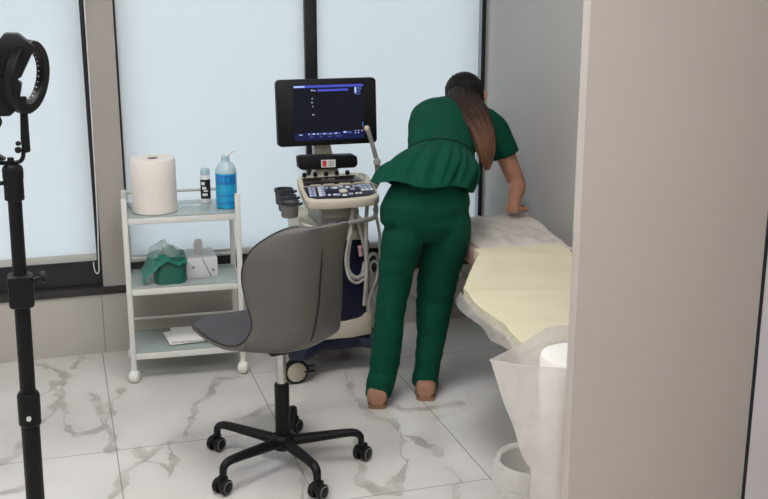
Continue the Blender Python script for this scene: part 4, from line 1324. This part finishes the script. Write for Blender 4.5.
    for v in tr.verts:
        z = v.co.z
        n = noise.noise(V(v.co.x * 6, v.co.y * 6, z * 26)) * .0035 + noise.noise(V(v.co.x * 14, v.co.y * 14, z * 9 + 4)) * .002
        k = .6 + 1.5 * math.exp(-((z - .44) / .12) ** 2) + 1.4 * math.exp(-((z - .10) / .08) ** 2) + .8 * math.exp(-((z - .72) / .06) ** 2)
        v.co += v.normal * n * k
    tro = obj('trousers', tr, 'scrubs', r, angle=180, label='green scrub trousers')
    bm = B(); box(bm, (-.045, -.001, -.055), (.045, .001, .055), .0008)
    bm.free()
    # ---- tunic: bodice with short sleeves, and a gathered peplum
    bm = B()
    loft(bm, [grow(T[5], -.004)] + [grow(t, .004) for t in T[6:]], 28)
    def sleeve(S, E, t1, w0, w1):
        tube(bm, [S.lerp(T[9][0], .6) + V(0, 0, -.012), S.lerp(T[9][0], .22) + V(0, 0, -.002), S.lerp(E, .12), S.lerp(E, t1 * .6), S.lerp(E, t1)], [w0 * .8, w0 * .95, w0, (w0 + w1) / 2, w1], 18, 4)
    sleeve(RS, RE, .55, .064, .060)
    sleeve(LS, LE, .50, .060, .058)
    tu = remesh(bm, .0065, 6)
    for v in tu.verts:
        v.co += v.normal * (noise.noise(v.co * 9) * .005 + noise.noise(v.co * 24) * .0018)
    obj('tunic', tu, 'scrubs', r, angle=180, label='green scrub tunic')
    # peplum: from the waist seam out over the hips
    w0 = fr(440.5, 156.5, 3.895, .137, .103, 48, 14)
    hem = A(423.5, 187.5, 3.775)
    bm = B()
    NU, NVV = 120, 22
    hl = V(1, 0, -.11).normalized(); hd = V(0, 1, -.10).normalized()
    def pep(u, v):
        a = 2 * pi * u
        top = w0[0] + w0[1] * (w0[3] * cos(a)) - w0[2] * (w0[4] * sin(a))
        left = max(0, -cos(a))
        fold = 1 + .05 * sin(a * 13 + .6) + .04 * sin(a * 7 + 2)
        bot = hem + hl * ((.192 + .012 * left) * cos(a) * fold) + hd * (.150 * sin(a) * fold) + V(0, 0, .010 * sin(a * 5 + 1) + .018 * max(0, -sin(a)) * (1 - .6 * abs(cos(a))) + .012 * left)
        s = v ** .85
        p = top.lerp(bot, s)
        bul = max(0, sin(pi * v)) ** 1.1 * (.014 + .014 * max(0, -sin(a)))
        e = (hl * cos(a) + hd * sin(a))
        return p + e * bul + V(0, 0, bul * .75) + e * (.011 * sin(a * 22 + 1.6 * sin(a * 5)) * sin(pi * min(1, .15 + v * .8)) * min(1, v * 9) + .004 * sin(a * 11) * v)
    grid(bm, pep, NU, NVV)
    bmesh.ops.remove_doubles(bm, verts=bm.verts[:], dist=.0002)
    obj('peplum', bm, 'scrubs', r, angle=80, label='gathered green peplum of the tunic')
    bm = B()
    tube(bm, [w0[0] + w0[1] * ((w0[3] + .004) * cos(t * 2 * pi / 40)) + w0[2] * ((w0[4] + .004) * sin(t * 2 * pi / 40)) for t in range(41)], .003, 6)
    obj('waist_seam', bm, 'stitch', r)
    # ---- shoes
    for An, fdv, Yh, px in ((LA, V(.27, .96, 0).normalized(), 3.70, 377.5), (RA, V(.40, .92, 0).normalized(), 3.722, 425)):
        hl_ = V(A(px, 405, Yh).x, Yh, 0)
        sdv = fdv.cross(V(0, 0, 1))
        def ring(t, w, z0, z1): return (hl_ + fdv * t + V(0, 0, (z0 + z1) / 2), sdv, V(0, 0, 1), w, (z1 - z0) / 2)
        bm = B()
        loft(bm, [ring(.0, .028, .014, .066), ring(.006, .036, .013, .076), ring(.025, .041, .012, .082), ring(.07, .038, .012, .080), ring(.12, .041, .012, .064), ring(.17, .045, .012, .052), ring(.215, .040, .012, .040), ring(.238, .026, .014, .032), ring(.245, .010, .017, .026)], 20, p=2.6)
        sh = obj('shoe', bm, 'shoe', r, label='tan shoe')
        bm = B()
        loft(bm, [ring(-.003, .026, .0, .016), ring(.006, .037, .0, .016), ring(.07, .036, .0, .014), ring(.16, .047, .0, .014), ring(.22, .041, .0, .015), ring(.25, .012, .002, .014)], 20, p=4)
        obj('sole', bm, 'sole', sh)
    # ---- hair
    bm = B()
    loft(bm, [(hp(0, off - .014, z), rt, fd, w, w * 1.14) for z, w, off in ((-.075, .052, -.02), (-.05, .066, -.02), (-.015, .078, -.016), (.025, .0835, -.012), (.06, .081, -.010), (.092, .064, -.008), (.112, .040, -.006), (.121, .012, -.004))], 28)
    hb = remesh(bm, .006, 2)
    uvl = hb.loops.layers.uv.new('UVMap')
    for f in hb.faces:
        for l in f.loops:
            p = l.vert.co - hc
            l[uvl].uv = (atan2(p.dot(rt), p.dot(upv)) / 6.28 + .5, .12)
    for v in hb.verts:
        p = v.co - hc
        v.co += v.normal * .0022 * sin(atan2(p.dot(rt), p.dot(upv)) * 34)
    hr = obj('hair', hb, 'hair', r, angle=180)
    # ponytail
    tie = A(459, 99, 4.115)
    path = smooth_path([A(464, 92, 4.185), A(464.5, 98, 4.13), A(470, 108, 4.06), A(477, 120, 3.985), A(482.5, 133, 3.93), A(485.5, 147, 3.895), A(487, 160, 3.88), A(487.5, 170, 3.875)], 6)
    wd = [.060, .066, .068, .060, .050, .041, .027, .008]
    th = [.026, .022, .024, .026, .026, .022, .016, .006]
    bm = B(); m = len(path); NC = 48; rows = []
    fm = frames(path, ref=(1, 0, 0))
    for i, p in enumerate(path):
        x = i / (m - 1) * (len(wd) - 1); j = min(int(x), len(wd) - 2); f = x - j
        a, b = wd[j] * (1 - f) + wd[j + 1] * f, th[j] * (1 - f) + th[j + 1] * f
        row = []
        for k in range(NC):
            t = 2 * pi * k / NC
            g = 1 + .07 * sin(t * 9 + i * .10) + .06 * sin(t * 17 - i * .07) + .04 * sin(t * 29 + i * .2)
            row.append(bm.verts.new(p + fm[i][0] * a * cos(t) * g + fm[i][1] * b * sin(t) * g))
        rows.append(row)
    uvl = bm.loops.layers.uv.new('UVMap')
    for i in range(m - 1):
        for k in range(NC):
            f = bm.faces.new((rows[i][k], rows[i][(k + 1) % NC], rows[i + 1][(k + 1) % NC], rows[i + 1][k]))
            for l, (ii, kk) in zip(f.loops, ((i, k), (i, k + 1), (i + 1, k + 1), (i + 1, k))): l[uvl].uv = (kk / NC, .15 + .85 * ii / (m - 1))
    bm.faces.new(rows[0][::-1]); bm.faces.new(rows[-1])
    pt = obj('ponytail', bm, 'hair', hr, angle=180, label='long brown ponytail, lighter at the ends')
    bm = B()
    rnd = random.Random(8)
    for s in range(16):
        k = rnd.randrange(m // 4, m - 8); o = rnd.uniform(-1, 1)
        pts = []
        for i in range(k, min(m, k + 22), 3):
            x = i / (m - 1) * (len(wd) - 1); j = min(int(x), len(wd) - 2); f = x - j
            a = wd[j] * (1 - f) + wd[j + 1] * f
            pts.append(path[i] + fm[i][0] * a * o * 1.02 + V(0, -.022 * sqrt(max(0, 1 - o * o)), .012 * sqrt(max(0, 1 - o * o))) + V(0, 0, .004 * sin(i)))
        if len(pts) > 2: tube(bm, pts, [.0012, .0022, .0008], 6, 3)
    uvl = bm.loops.layers.uv.new('UVMap')
    for f in bm.faces:
        for l in f.loops: l[uvl].uv = (.3, .75)
    obj('loose_strands', bm, 'hair', hr)
person()

# ================================================================== LIGHT
w = bpy.data.worlds.new('daylight')
w.use_nodes = True
SC.world = w
bg = next(n for n in w.node_tree.nodes if n.type == 'BACKGROUND')
bg.inputs[0].default_value = (0.965, 0.985, 1.0, 1)
bg.inputs[1].default_value = 2.75

SC.view_settings.view_transform = 'Standard'
SC.view_settings.look = 'None'
SC.view_settings.exposure = 0.0
SC.view_settings.gamma = 1.0
SC.view_settings.use_curve_mapping = False
SC.cycles.max_bounces = 10
SC.cycles.diffuse_bounces = 5
SC.cycles.transparent_max_bounces = 16
SC.cycles.sample_clamp_indirect = 6.0
SC.cycles.caustics_reflective = False
SC.cycles.caustics_refractive = False
